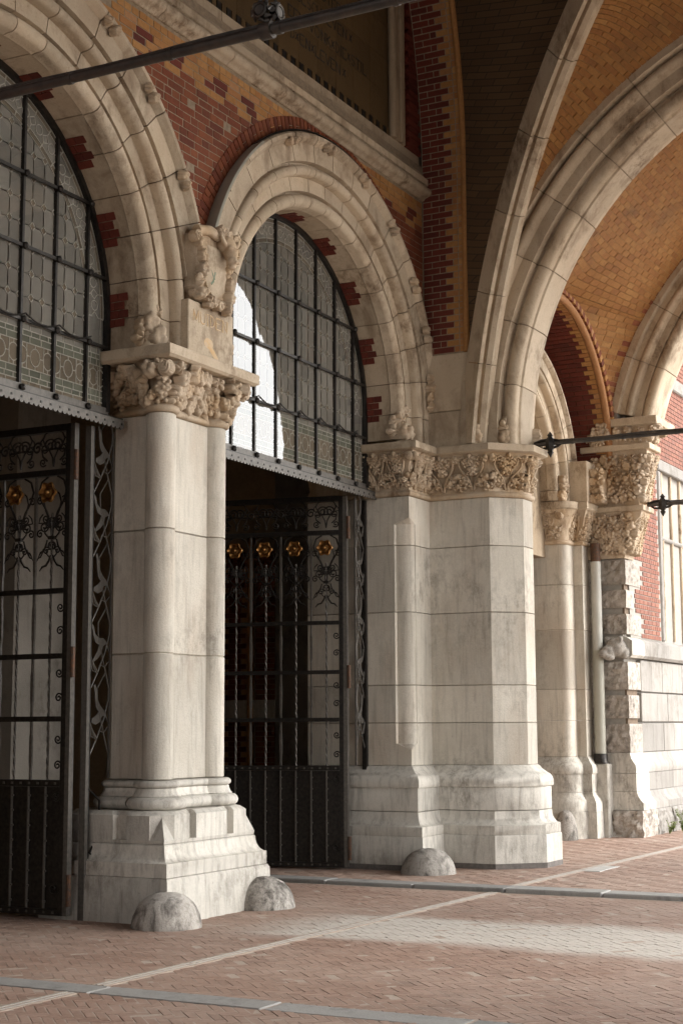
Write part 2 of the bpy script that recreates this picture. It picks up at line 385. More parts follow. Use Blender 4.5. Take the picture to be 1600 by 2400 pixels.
def scrollpanel(parent, p0, p1, d0, d1, z0, z1, kinds=(3, 5, 2)):
    """flat relief: two mirrored scrolling stems with leaves on a bare bell"""
    p0, p1 = np.array(p0, float), np.array(p1, float); L = np.linalg.norm(p1-p0); t = (p1-p0)/L; n = np.array([t[1], -t[0]])
    def at(u, v, e=0.0):
        q = p0+t*L*u+n*(d0+(d1-d0)*v**1.6+e); return (q[0], q[1], z0+(z1-z0)*v)
    h = z1-z0
    for s in (1, -1):
        f = lambda u: .5+s*(u-.5)
        P = [(.53, .0), (.57, .18), (.66, .36), (.80, .52), (.90, .68), (.88, .86), (.76, .93), (.66, .86), (.66, .74), (.74, .68), (.80, .76)]
        Q = np.array([at(f(a), b, .012) for a, b in P]); m = 30; k = np.linspace(0, len(P)-1, m)
        S = np.c_[[np.interp(k, range(len(P)), Q[:, i]) for i in range(3)]].T
        mk('stem', *tube(S, np.linspace(.016, .010, m), 6), 'carve', parent, 60)
        for a, b, sz, sp in ((.70, .18, .060, -.5), (.86, .34, .066, -1.0), (.55, .52, .055, .2), (.60, .70, .05, .3), (.95, .86, .05, -.8), (.73, .80, .05, 1.0), (.90, .10, .05, -.9)):
            leaf_at(parent, at(f(a), b, .008), (n[0], n[1], -.1), sz*min(1, L/.33)**.5, s*sp+random.uniform(-.2, .2), v=random.choice(kinds))
    leaf_at(parent, at(.5, .86, .01), (n[0], n[1], -.1), .06, 0, v=kinds[0])

# ------------------------------------------------------------------ ground
def roadmat():
    m, nt, bs = newmat('sandy_brick_joint'); pos = nd(nt, 'NewGeometry').outputs['Position']
    c = mix(nt, ramp(nt, noise(nt, pos, 3, 6), [(.3, 0), (.7, 1)]), (.33, .26, .205), (.40, .325, .265))
    nt.links.new(c, bs.inputs['Base Color']); bs.inputs['Roughness'].default_value = .9; bump(nt, bs, noise(nt, pos, 40, 4), .3); return m
M['sand'] = roadmat()
def pavemat():       # clay pavers, with a soft pale band of sunlit sheen painted into the colour
    m, nt, bs = newmat('worn_sheen_clay_paver'); pos = nd(nt, 'NewGeometry').outputs['Position']; r = rnd(nt)
    col = ramp(nt, r, [(0, (.335, .22, .165)), (.25, (.29, .185, .137)), (.5, (.365, .245, .188)), (.75, (.27, .172, .128)), (1, (.345, .23, .175))])
    col = mix(nt, .3, col, ramp(nt, noise(nt, pos, 30, 5, .65), [(.3, .25), (.7, 1)]), 'MULTIPLY')
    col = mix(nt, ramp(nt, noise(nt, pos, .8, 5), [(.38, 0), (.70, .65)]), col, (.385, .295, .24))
    col = mix(nt, ramp(nt, noise(nt, pos, 1.9, 6, .65), [(.56, 0), (.72, .5)]), col, (.17, .125, .10))
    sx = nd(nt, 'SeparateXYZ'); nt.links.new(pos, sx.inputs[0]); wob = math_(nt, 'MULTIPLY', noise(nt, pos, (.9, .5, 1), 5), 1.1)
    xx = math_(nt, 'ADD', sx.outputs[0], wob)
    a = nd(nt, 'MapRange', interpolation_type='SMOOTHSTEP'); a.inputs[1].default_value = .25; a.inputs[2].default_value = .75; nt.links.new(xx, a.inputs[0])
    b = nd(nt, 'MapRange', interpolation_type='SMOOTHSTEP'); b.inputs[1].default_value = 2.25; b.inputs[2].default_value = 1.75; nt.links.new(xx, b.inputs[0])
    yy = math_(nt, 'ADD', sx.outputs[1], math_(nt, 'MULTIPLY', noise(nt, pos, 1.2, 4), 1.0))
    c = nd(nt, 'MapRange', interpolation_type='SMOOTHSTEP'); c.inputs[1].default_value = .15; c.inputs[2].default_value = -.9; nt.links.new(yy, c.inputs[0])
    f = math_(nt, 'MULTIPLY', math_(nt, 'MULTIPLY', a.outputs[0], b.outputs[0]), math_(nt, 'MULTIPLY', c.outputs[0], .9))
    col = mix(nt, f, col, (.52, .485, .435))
    nt.links.new(col, bs.inputs['Base Color']); bs.inputs['Roughness'].default_value = .78; bs.inputs['Specular IOR Level'].default_value = .3
    bump(nt, bs, noise(nt, pos, 60, 4, .7), .35, .008); return m
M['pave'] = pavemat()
g = mk('ground', [(-60, -60, -.0018), (60, -60, -.0018), (60, 60, -.0018), (-60, 60, -.0018)], [(0, 1, 2, 3)], 'sand'); g['kind'] = 'structure'
road = thing('road', 'herringbone brick carriageway through the passage', 'road', (0, -3, 0), kind='structure')
PL, PW = .18, .06
def herring(x0, x1, y0, y1, ang, skip, zt=0.0, tilt=.0018):
    out = []; ca, sa = math.cos(ang), math.sin(ang); cx, cy = (x0+x1)/2, (y0+y1)/2; R = math.hypot(x1-x0, y1-y0)/2+1
    na = int(R*1.6/PW)+2; nb = int(R*1.2/PL)+2; g_ = .004
    for i in range(-na, na):
        for j in range(-nb, nb):
            for (u, v, w, h) in ((0, 0, PL, PW), (0, PW, PW, PL)):
                px = i*PW+j*PL+u+w/2; py = i*PW-j*PL+v+h/2
                if abs(px) > R or abs(py) > R: continue
                X = cx+px*ca-py*sa; Y = cy+px*sa+py*ca
                if not (x0 < X < x1 and y0 < Y < y1) or skip(X, Y): continue
                hw, hh = w/2-g_, h/2-g_; t1, t2 = rng.normal(0, tilt, 2)*(2 if rng.random() < .9 else 7)
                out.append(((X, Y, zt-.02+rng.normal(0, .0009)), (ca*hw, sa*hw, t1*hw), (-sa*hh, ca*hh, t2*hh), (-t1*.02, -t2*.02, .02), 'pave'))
    return out
drain = lambda x, y: abs(y+1.36+.02*x) < .05
def hid(x, y):
    u, v, w = project((x, y, 0)); return not (-60 < u < 1660 and 1900 < v < 2460)
near = herring(-7, 3.5, -5.5, 2.3, pi/4, lambda x, y: drain(x, y) or (-2.94 < x < -2.66) or hid(x, y) or (0 < x < 1.6 and y > 0))
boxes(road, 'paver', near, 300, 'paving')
pavm = thing('pavement', 'brick pavement beyond the kerb, in front of the octagonal pier', 'pavement', (7, -2, 0), kind='structure')
far = herring(3.84, 15.5, -5, 2.2, 0, lambda x, y: drain(x, y) or hid(x, y) or (5.75 < x < 6.55 and abs(y+1.6) < .12), .016)
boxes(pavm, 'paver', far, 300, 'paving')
mk('bedding', *box(3.8, 16, -12, 2.4, -.011, .0142), 'sand', pavm)

def row_of_stones(name, label, cat_, x0, x1, ys, z0, z1, mat):
    t = thing(name, label, cat_, (x0, ys[0], 0))
    for a, b in zip(ys[:-1], ys[1:]):
        dz = rng.normal(0, .003); mk('kerb_stone' if cat_ == 'kerb' else 'stone_slab', *box(x0, x1, a+.006, b-.006, z0, z1+dz), mat, t, bev=.01)
    return t
row_of_stones('kerb', 'low blue-grey stone kerb in front of the octagonal pier', 'kerb', 3.52, 3.82, np.arange(-7.4, 1.5, .98), -.05, .038, 'kerb')
row_of_stones('stone_strip', 'flush grey stone strip crossing the brick paving nearest the viewer', 'paving strip', -2.93, -2.67, np.arange(-6.3, 1.2, 1.22), -.05, .003, 'kerb')
def channel(label, xs, z):
    t = thing('drain_channel', label, 'drain', (xs[0], -1.36, 0), 'slot drains in the paving')
    for a, b in zip(xs[:-1], xs[1:]):
        ya, yb = -1.36-.02*a, -1.36-.02*b
        V = [(a, ya-.062, z-.03), (b, yb-.062, z-.03), (b, yb+.062, z-.03), (a, ya+.062, z-.03)]; V += [(p[0], p[1], z+.001) for p in V]; mk('channel_bed', V, [(0, 3, 2, 1), (4, 5, 6, 7), (0, 1, 5, 4), (1, 2, 6, 5), (2, 3, 7, 6), (3, 0, 4, 7)], 'sand', t)
        for s in (-1, 1):
            q = s*.024; V = [(a+.004, ya+q-.008, z-.03), (b-.004, yb+q-.008, z-.03), (b-.004, yb+q+.008, z-.03), (a+.004, ya+q+.008, z-.03)]
            V += [(p[0], p[1], z+.004) for p in V]; mk('steel_edge', V, [(0, 3, 2, 1), (4, 5, 6, 7), (0, 1, 5, 4), (1, 2, 6, 5), (2, 3, 7, 6), (3, 0, 4, 7)], 'steel', t)
channel('thin pale slot drain running from the grey strip to the kerb', np.linspace(-2.66, 3.5, 7), .002)
channel('thin pale slot drain beyond the kerb, beside the octagonal pier', np.linspace(3.84, 10.0, 7), .018)
channel('short slot drain in the corner nearest the viewer', np.linspace(-6.5, -2.94, 4), .002)
tag(mk('cover_plate', *box(5.8, 6.5, -1.71, -1.49, -.01, .021), 'cover', bev=.004), 'small pale rectangular cover plate set in the far pavement', 'cover plate')

# ------------------------------------------------------------------ pier between the two gates
def p1foot():
    xa, xb, ya, yb, t, r = .352, 1.248, .332, .88, .038, .132; s = math.sqrt(r*r-t*t); P = []
    for cx, cy, a0 in ((xa+t, ya+t, 180), (xb-t, ya+t, 270)):
        h = math.degrees(math.atan2(s, t)); lo = a0+45-(h+45)+0; 
        b0 = a0-(h-0)+0; span = 90+2*h
        for k in np.linspace(b0, b0+span, 22): P.append((cx+r*math.cos(math.radians(k)), cy+r*math.sin(math.radians(k))))
    return np.array(P+[(xb, yb-.05), (xb-.05, yb), (xa+.05, yb), (xa, yb-.05)])
FP1 = p1foot()
pier1 = thing('stone_pier', 'pale clustered stone pier with carved capital between the two iron gates', 'pier', (.8, .78, 0), 'piers of the arcade')
def shaft(parent, poly, zs, mat, j=.007, name='ashlar_course'):
    for a, b in zip(zs[:-1], zs[1:]):
        courses(parent, name, poly, [(-.012, a+.0005), (-.008, a+.003), (0, a+.009), (0, b-.009), (-.008, b-.003), (-.012, b-.0005)], mat, 35)
shaft(pier1, FP1, [1.15, 2.228, 3.306, 4.33], 'pale')
def torus(d, r, z0, z1, n=7): return [(d+r*math.sin(pi*i/(n-1)), z0+(z1-z0)*(1-math.cos(pi*i/(n-1)))/2) for i in range(n)]
def rect(d, c=.0005):
    a, b, A, B = d, 1.6-d, d, 1.25-d
    return np.array([(a, A+c), (a+c, A), (b-c, A), (b, A+c), (b, B-c), (b-c, B), (a+c, B), (a, B-c)])
courses(pier1, 'base_moulding', FP1, torus(.07, .06, .902, 1.009)+[(.075, 1.015), (.06, 1.03), (.048, 1.06), (.045, 1.080)]+torus(.03, .035, 1.083, 1.146), 'plinth', 40)
def notched(d):
    c, q = .15, .055; a, b, A, B = d, 1.6-d, d, 1.25-d
    P = [(a, A+.52), (a+q, A+.50), (a+q, A+.40), (a, A+.38), (a, A+c), (a+c, A), (.44, A), (.455, A+q), (.545, A+q), (.56, A), (1.04, A), (1.055, A+q), (1.145, A+q), (1.16, A), (b-c, A), (b, A+c), (b, B-c), (b-c, B), (a+c, B), (a, B-c)]
    return P
mk('plinth_block', *loft([ringz(rect(.085, .001), .636), ringz(rect(.08, .001), .664)]), 'plinth', pier1, 30)
mk('plinth_block', *loft([ringz(notched(.08), .663), ringz(notched(.08), .865), ringz(notched(.095), .880), ringz(notched(.12), .9)]), 'plinth', pier1, 30)
for x in (.40, .62, 1.0, 1.22):          # sunk notches below the shafts, as small proud broaches between them
    pass
for cx, cy, sx, sy in ((.08, .08, 1, 1), (1.52, .08, -1, 1)):
    mk('broach_stop', [(cx, cy, .662), (cx+sx*.152, cy, .662), (cx, cy+sy*.152, .662), (cx+sx*.078, cy+sy*.078, .862)], [(0, 1, 3), (0, 3, 2), (1, 2, 3), (0, 2, 1)], 'plinth', pier1)
mk('plinth_moulding', *loft([ringz(rect(.0), .372), ringz(rect(0), .486)]+[ringz(rect(.075*math.sin(a)), .486+.134*(1-math.cos(a))) for a in np.linspace(0, pi/2, 7)]+[ringz(rect(.085), .632)]), 'plinth', pier1, 30)
mk('plinth_base', *loft([ringz(rect(-.03), -.02), ringz(rect(-.02), .34), ringz(rect(-.008), .368)]), 'plinth', pier1, 30)
cap1 = courses(pier1, 'capital', FP1, torus(.005, .03, 4.33, 4.395, 6)+[(.0, 4.40), (-.02, 4.45), (-.01, 4.58), (.05, 4.68), (.12, 4.77)], 'carve', 40)
def abrect(x0, x1, y0, y1): return np.array([(x0, y0), (x1, y0), (x1, y1), (x0, y1)])
mk('abacus', *loft([ringz(abrect(.085, 1.515, .085, 1.1), 4.765), ringz(abrect(.055, 1.545, .055, 1.13), 4.785), ringz(abrect(.055, 1.545, .055, 1.13), 4.868), ringz(abrect(.065, 1.535, .065, 1.12), 4.876)]), 'tan', pier1, 30)
pathL = [(.347, .86)]+[tuple(p) for p in FP1[:40]]
bellrow(cap1, pathL, .0, .17, 4.42, 4.73, 4, .13, .072)
bellrow(cap1, pathL, .03, .20, 4.45, 4.74, 4, .19, .06)
for (x, y, n) in ((.15, .17, (-1, 0, 0)), (.17, .15, (0, -1, 0)), (1.43, .15, (0, -1, 0)), (1.45, .17, (1, 0, 0))):
    nn = np.array(n, float); u = np.cross((0, 0, 1), nn); inst('volute', VOL, cap1, frame((x, y, 4.685), u, (0, 0, 1), nn, (.13, .13, .13)))

# impost block with the shield above it
mk('impost_block', *box(.47, 1.22, .145, .62, 4.876, 5.375), 'tan', pier1, bev=.008)
mk('impost_block', *box(.30, 1.36, .36, .80, 4.876, 5.375), 'tan', pier1, bev=.008)
def stroke(pts, w, y, t=.004):
    P = np.array(pts, float); return tube([(p[0], y, p[1]) for p in P], w, 4, flat=.4)
# ------------------------------------------------------------------ octagonal pier and its gate jamb
def p2foot(c=0.0):
    xj, yf, cx = 5.25, .27, 6.26; k = .15*c; q = .19*c
    P = [(xj, 1.6), (xj, yf+q+.001)]
    if c > .02:
        P += [(xj+.035*c, yf+q)] + [(xj+.045*c+.11*c*(1-math.cos(a)), yf+q*.97-.175*c*math.sin(a)) for a in np.linspace(0, pi/2, 8)]
    else: P += [(xj, yf+q+.0009-.0001*i) for i in range(9)]
    P += [(xj+k+.012, yf), (5.81, yf), (5.81, -.49), (6.11, -.79), (6.41, -.79), (6.71, -.49), (6.71, yf), (7.20, yf), (7.20, 1.6)]
    return np.array(P)
pier2 = thing('stone_pier', 'tall octagonal stone pier with leafy capital to the right of the gates', 'pier', (6.26, .2, 0), 'piers of the arcade')
FP2 = p2foot(0)
def ch(z): return p2foot(0 if z < 1.36 or z > 3.96 else 1)
for a, b in ((1.15, 1.63), (1.63, 2.056), (2.056, 2.888), (2.888, 3.657), (3.657, 4.22)):
    zs = [a+.0005, a+.006]; 
    for q in (1.33, 1.40, 3.90, 3.97):
        if a+.02 < q < b-.02: zs.append(q)
    zs += [b-.006, b-.0005]; rr = []
    for z in zs:
        c = 0 if (z <= 1.335 or z >= 3.965) else 1
        rr.append(ringz(off(p2foot(c), -.014 if z in (zs[0], zs[-1]) else 0), z))
    mk('ashlar_course', *loft(rr), 'pale', pier2, 35)
courses(pier2, 'base_moulding', FP2, [(.155, .910), (.165, .925), (.165, .975), (.15, 1.02), (.125, 1.05), (.11, 1.055), (.085, 1.075), (.045, 1.105), (.02, 1.14), (.0, 1.152)], 'plinth', 40)
courses(pier2, 'plinth_block', FP2, [(.135, .652), (.14, .66), (.14, .90), (.135, .909)], 'plinth', 40)
courses(pier2, 'plinth_moulding', FP2, [(.225, .385), (.23, .392), (.23, .488)]+[(.14+.08*(1-math.sin(a)), .495+.15*(1-math.cos(a))) for a in np.linspace(0, pi/2, 7)], 'plinth', 40)
courses(pier2, 'plinth_base', FP2, [(.24, .075), (.24, .365), (.232, .384)], 'plinth', 40)
courses(pier2, 'tarred_foot', FP2, [(.243, -.02), (.243, .074)], plain('tarred_stone', (.16, .14, .125), .8, var=.4), 40)
cap2 = courses(pier2, 'capital', FP2, torus(.0, .035, 4.22, 4.29, 6)+[(.0, 4.30), (-.02, 4.36), (.0, 4.54), (.05, 4.66), (.11, 4.735)], 'carve', 40)
courses(pier2, 'abacus', FP2, [(.15, 4.735), (.18, 4.75), (.18, 4.822), (.17, 4.832)], 'tan', 30)
path2 = [(5.25, .80), (5.25, .27), (5.81, .27), (5.81, -.49), (6.11, -.79), (6.41, -.79), (6.6, -.6)]
for a, b, k in zip(path2[:-1], path2[1:], (2, 2, 2, 1, 1, 1)):
    a, b = np.array(a), np.array(b)
    for q in range(k): scrollpanel(cap2, a+(b-a)*q/k, a+(b-a)*(q+1)/k, .0, .11, 4.31, 4.72)
inst('volute', VOL, cap2, frame((5.11, .20, 4.66), (0, -1, 0), (0, 0, 1), (-1, 0, 0), (.10, .10, .10)))
inst('volute', VOL, cap2, frame((5.14, .14, 4.66), (1, 0, 0), (0, 0, 1), (0, -1, 0), (.07, .10, .10)))
# springer stones above the octagonal pier
mk('springer_stone', *box(5.72, 6.85, -.30, 1.6, 4.834, 5.26), 'tan', pier2, bev=.008)
mk('springer_stone', *box(5.72, 6.85, -.30, 1.6, 5.266, 5.95), 'tan', pier2, bev=.008)

# ------------------------------------------------------------------ guard stones
def dome(name, label, x, y, r, h, seed):
    r_ = np.random.default_rng(seed); rings = []; n = 28
    for i in range(12):
        a = pi/2*i/12; rr = r*(math.cos(a)**.8); z = -.02+(h+.02)*math.sin(a)
        rings.append([(x+rr*math.cos(t)*(1+.02*math.sin(3*t+seed)), y+rr*math.sin(t)*(1+.02*math.cos(2*t+seed)), z+r_.normal(0, .003)) for t in np.linspace(0, 2*pi, n, endpoint=False)])
    V, F = loft(rings, False); V.append((x, y, h)); k = 11*n
    F += [(k+j, k+(j+1) % n, len(V)-1) for j in range(n)]
    o = mk(name, V, F, 'guard', None, 60); o.data.update(); return tag(o, label, 'guard stone', 'rounded guard stones at the pier feet')
dome('guard_stone', 'pale rounded guard stone at the near corner of the clustered pier', -.08, -.06, .285, .275, 1)
dome('guard_stone', 'darker rounded guard stone at the right foot of the clustered pier', 1.46, -.03, .30, .27, 2)
dome('guard_stone', 'dark stained guard stone in front of the octagonal pier', 4.86, -.10, .30, .28, 3)
dome('guard_stone', 'dark arched guard stone at the foot of the far pier by the drainpipe', 10.18, .25, .17, .42, 4)

# ------------------------------------------------------------------ arches
def arc(c1, c2, r, a0, a1, n=8):     # points c + r*(-cos, sin)
    return [(c1-r*math.cos(math.radians(a)), c2+r*math.sin(math.radians(a))) for a in np.linspace(a0, a1, n)]
PROF = [(.80, 2.42), (.275, 2.42), (.27, 2.595), (.19, 2.595), (.165, 2.575), (.165, 2.535), (.20, 2.50), (.225, 2.485), (.225, 2.30), (.30, 2.292), (.30, 2.265)]
PROF += arc(.272, 2.21, .055, 60, -80) + [(.325, 2.15), (.325, 2.01), (.40, 2.003), (.40, 1.985)] + arc(.372, 1.915, .072, 65, -75) + [(.405, 1.845), (.44, 1.835), (.455, 1.85), (.80, 1.86)]
def archpt(axis, c, z0, R, a, d):
    """point at angle a (0 = right springing) on an arch in the X-Z plane (axis 'y') or Y-Z plane (axis 'x')"""
    h = R*math.cos(a); z = z0+R*math.sin(a)
    return (c+h, d, z) if axis == 'y' else (d, c+h, z)
def sweep(parent, name, axis, c, z0, prof, a0, a1, mat, n=4, shrink=0.0, sharp=35):
    P = np.array(prof, float)
    rings = []
    for i, a in enumerate(np.linspace(a0, a1, n+1)):
        rings.append([archpt(axis, c, z0, R, a, d) for d, R in P])
    return mk(name, *loft(rings), mat, parent, sharp)
def inset(prof, d):
    P = off(np.array(prof), -d) ; Q = off(np.array(prof), d)
    area = lambda p: abs(sum(p[i-1][0]*p[i][1]-p[i][0]*p[i-1][1] for i in range(len(p))))
    return P if area(P) < area(Q) else Q
def stilted(parent, name, xc, sgn, z0, z1, prof, mat):
    r0 = [(xc+sgn*R, d, z0) for d, R in prof]; r1 = [(xc+sgn*R, d, z1) for d, R in prof]
    return mk(name, *loft([r0, r1]), mat, parent, 35)
def arch_soffit_bricks(parent, xc, zc, angs):
    L = []
    for a in angs:
        for k in range(4):
            th = math.radians(a)+k*.041; t = np.array([-math.sin(th), 0, math.cos(th)]); r = np.array([math.cos(th), 0, math.sin(th)])
            split = [(.56, .66), (.665, .795)] if k % 2 else [(.60, .70), (.705, .795)]
            for y0, y1 in split:
                c = np.array([xc, 0, zc])+r*1.87+np.array([0, (y0+y1)/2, 0])
                L.append((c, t*.0345, np.array([0, (y1-y0)/2, 0]), r*.024, 'dred'))
    boxes(parent, 'brick', L, 300)
def gate_arch(label, xc, joints, zc=5.17, zs=4.876):
    t = thing('stone_arch', label, 'arch', (xc, .4, zs), 'moulded arches above the gates')
    core = inset(PROF, .014); sweep(t, 'mortar_core', 'y', xc, zc, core, 0, pi, 'mortar_d', 60)
    for a, b in zip(joints[:-1], joints[1:]):
        sweep(t, 'voussoir', 'y', xc, zc, PROF, math.radians(a)+.0024, math.radians(b)-.0024, 'tan', 5)
    for s in (1, -1): stilted(t, 'voussoir', xc, s, zs, zc-.004, PROF, 'tan')
    return t
j2 = [0, 11, 21.5, 33, 45, 56, 68, 78, 89, 99, 110, 122, 134, 146, 158, 169, 180]
arch2 = gate_arch('moulded round stone arch over the right-hand gate and its window', 3.31, j2)
arch1 = gate_arch('large moulded stone arch cut off by the left edge, over the left gate', -1.71, [0, 10, 22, 33, 45, 57, 68, 80, 91, 103, 114, 126, 138, 150, 162, 173, 180])
arch_soffit_bricks(arch2, 3.31, 5.17, (-1, 20, 42.5, 65, 88)); arch_soffit_bricks(arch1, -1.71, 5.17, (-1, 21, 43, 65, 87))
def crockets(parent, xc, angs):
    for a in angs:
        th = math.radians(a); r = np.array([math.cos(th), 0, math.sin(th)]); tg = np.array([-math.sin(th), 0, math.cos(th)])
        for k in (-.06, .05):
            leaf_at(parent, np.array([xc, .175, 5.17])+r*2.50+tg*k, (.1, -1, -.2), .052, random.uniform(-1, 1), up=r, name='carved_leaf')
crockets(arch2, 3.31, (4, 24, 38, 56, 74, 93, 112)); crockets(arch1, -1.71, (17, 31, 50, 66))
def foot_leaves(parent, xc, s, side):
    for k, (R, d, z, sz) in enumerate(((1.94, .33, 4.97, .11), (1.90, .36, 5.09, .10), (1.95, .33, 5.20, .07), (1.85, .42, 4.96, .09), (2.02, .31, 4.95, .08), (1.84, .40, 5.08, .07))):
        leaf_at(parent, (xc+s*R, d, z), (-s*.5, -1, .1), sz, random.uniform(-.5, .5), name='carved_leaf')
foot_leaves(arch1, -1.71, 1, 0); foot_leaves(arch2, 3.31, 1, 0); foot_leaves(arch2, 3.31, -1, 0)
for k in range(8):                                     # leafy stop on the hood of the second arch beside the octagonal pier
    leaf_at(arch2, (3.31+2.44+.05*((k % 2)*2-1), .19, 5.33+.055*k), (0, -1, 0), .07, random.uniform(-1, 1), name='carved_leaf')

# ------------------------------------------------------------------ brick wall of the first bay
wall = thing('brick_wall', 'dark red brick wall with ochre banding above the two gate arches', 'wall', (1, .5, 5.2))
CR, YW = .0755, .27
def inarch(x, z, R):
    for xc in (-1.71, 3.31):
        if z > 5.17 and math.hypot(x-xc, z-5.17) < R: return True
        if z <= 5.17 and abs(x-xc) < R: return True
    return False
L = []
nrow = int((7.87-5.2)/CR)
for r in range(nrow):
    z = 5.2+CR*(r+.5); x = -1.2-(.125 if r % 2 else 0)-.06*(r % 4 > 1); top = nrow-1-r
    i = 0
    while x < 5.70:
        ln = .25 if (r % 2 == 0) else .125
        if top < 6 and top > 0 and top not in (2,): ln = .19 if r % 2 else .25
        if top == 0: ln = .11
        xm = x+ln/2
        if not inarch(xm, z, 2.48) and not (math.hypot(xm-3.31, z-5.17) < 2.68 and z > 6.2):
            m = 'red'
            if top < 5:
                ph = (xm+top*.10) % .62
                m = 'dred' if (top in (2, 3) and ph < (.26 if top == 3 else .16)) else 'yel'
                if top == 4 and ph > .30: m = 'red'
            L.append(((min(xm, 5.7-ln/2), YW+.05+rng.normal(0, .002), z), (ln/2-.0048, 0, 0), (0, 0, CR/2-.0048), (0, .05, 0), m))
        x += ln
for a in np.arange(23, 158, 1.72):                      # soldier ring round the second arch
    th = math.radians(a); r = np.array([math.cos(th), 0, math.sin(th)]); t = np.array([-math.sin(th), 0, math.cos(th)])
    for R0, R1 in (((2.55, 2.76),) if int(a*10) % 2 else ((2.55, 2.66), (2.67, 2.76))):
        if (r*R1)[2]+5.17 < 7.88 or 1: L.append((np.array([3.31, YW+.042, 5.17])+r*(R0+R1)/2, t*.033, r*(R1-R0)/2, np.array([0, .05, 0]), 'red'))
L = [b for b in L if b[0][2] < 7.90]
boxes(wall, 'brick', L, 300)
# mortar backing: panel with the two arch openings cut out of it (strips by column)
V, F = [], []
for xa in np.arange(-4.4, 5.72, .04):
    xb = xa+.0401; zz = 4.9
    for xc in (-1.71, 3.31):
        d = abs((xa+xb)/2-xc)
        if d < 2.45: zz = max(zz, 5.17+math.sqrt(2.45**2-d*d))
    v, f = box(xa, min(xb, 5.72), YW+.0045, .80, zz, 8.3); n = len(V); V += v; F += [tuple(i+n for i in q) for q in f]
mk('mortar_bed', V, F, 'mortar', wall, recalc=False)
mk('upper_wall', *box(-4.4, 5.72, .395, .9, 8.3, 13.0), 'mortar_d', wall)
# lead flashing on the left of the second arch
mk('lead_flashing', *loft([[archpt('y', 3.31, 5.17, R, a, d) for d, R in ((.26, 2.60), (.13, 2.62), (.12, 2.60), (.25, 2.58))] for a in np.linspace(math.radians(127), math.radians(168), 14)]), 'pipe', arch2, 40)
mk('lead_flashing', *loft([[archpt('y', 3.31, 5.17, R, a, d) for d, R in ((.26, 2.606), (.19, 2.618), (.185, 2.606), (.25, 2.594))] for a in np.linspace(math.radians(10), math.radians(127), 30)]), 'iron', arch2, 40)

# moulded cornice under the inscription
corn = thing('cornice', 'moulded stone string course under the inscription tablet', 'cornice', (1, .2, 7.87))
CP = [(.6, 7.87), (.25, 7.87), (.235, 7.885), (.22, 7.90)] + [(.215-.062*math.cos(a), 7.965+.062*math.sin(a)) for a in np.linspace(-1.3, 1.4, 8)] + [(.235, 8.035), (.19, 8.05), (.19, 8.125), (.22, 8.14), (.255, 8.19), (.30, 8.27), (.31, 8.30), (.31, 8.43), (.6, 8.43)]
xs = [-4.4, -2.6, -1.2, .1, 1.25, 2.25, 3.25, 4.3, 5.72]
for a, b in zip(xs[:-1], xs[1:]): mk('cornice_stone', *loft([[(a+.004, y, z) for y, z in CP], [(b-.004, y, z) for y, z in CP]]), 'tan', corn, 35)

# inscription tablet
tab = thing('inscription_tablet', 'dark tiled tablet with black lettering in a stone frame, above the cornice', 'tablet', (1, .35, 8.43))
for i, xa in enumerate(np.arange(-3.4, 4.9, .415)):
    for k in range(9): mk('tile', *box(xa+.002, xa+.413, .345, .40, 8.54+.415*k+.002, 8.54+.415*(k+1)-.002), 'tile', tab)
for k, xa in enumerate(np.arange(-3.4, 4.92, .09)): mk('border_tile', *box(xa+.008, xa+.082, .33, .39, 8.445, 8.53), 'letter' if k % 2 else 'tile', tab)
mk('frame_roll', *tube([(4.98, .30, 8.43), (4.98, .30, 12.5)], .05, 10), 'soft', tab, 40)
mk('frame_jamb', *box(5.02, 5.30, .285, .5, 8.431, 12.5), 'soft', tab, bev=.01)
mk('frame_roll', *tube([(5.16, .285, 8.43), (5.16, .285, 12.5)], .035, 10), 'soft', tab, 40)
GL = {'E': [((0, 0), (0, 1)), ((0, 0), (.75, 0)), ((0, .52), (.55, .52)), ((0, 1), (.72, 1)), ((.75, 0), (.75, .16)), ((.72, 1), (.72, .84))],
      'V': [((0, 1), (.42, 0)), ((.42, 0), (.84, 1)), ((-.1, 1), (.14, 1)), ((.72, 1), (.95, 1))],
      'N': [((.08, 0), (.08, 1)), ((.08, 1), (.8, 0)), ((.8, 0), (.8, 1)), ((-.06, 0), (.22, 0)), ((.66, 1), (.94, 1)), ((-.06, 1), (.1, 1))],
      'L': [((0, 0), (0, 1)), ((0, 0), (.7, 0)), ((.7, 0), (.7, .2)), ((-.12, 1), (.14, 1)), ((-.12, 0), (0, 0))],
      'K': [((0, 0), (0, 1)), ((0, .45), (.66, 1)), ((.2, .58), (.74, 0)), ((-.12, 0), (.14, 0)), ((-.12, 1), (.14, 1)), ((.55, 1), (.8, 1)), ((.62, 0), (.88, 0))],
      'I': [((.1, 0), (.1, 1)), ((-.06, 0), (.26, 0)), ((-.06, 1), (.26, 1))], 'T': [((.4, 0), (.4, 1)), ((0, 1), (.8, 1)), ((0, 1), (0, .84)), ((.8, 1), (.8, .84)), ((.26, 0), (.54, 0))],
      'H': [((0, 0), (0, 1)), ((.75, 0), (.75, 1)), ((0, .5), (.75, .5)), ((-.12, 0), (.13, 0)), ((.62, 0), (.87, 0)), ((-.12, 1), (.13, 1)), ((.62, 1), (.87, 1))],
      'X': [((0, .15), (.5, .85)), ((0, .85), (.5, .15)), ((.02, .5), (.12, .62)), ((.4, .4), (.5, .5))], '.': [((0, .02), (.06, .06))],
      'M': [((0, 0), (.08, 1)), ((.08, 1), (.45, .1)), ((.45, .1), (.82, 1)), ((.82, 1), (.9, 0))], 'U': []}
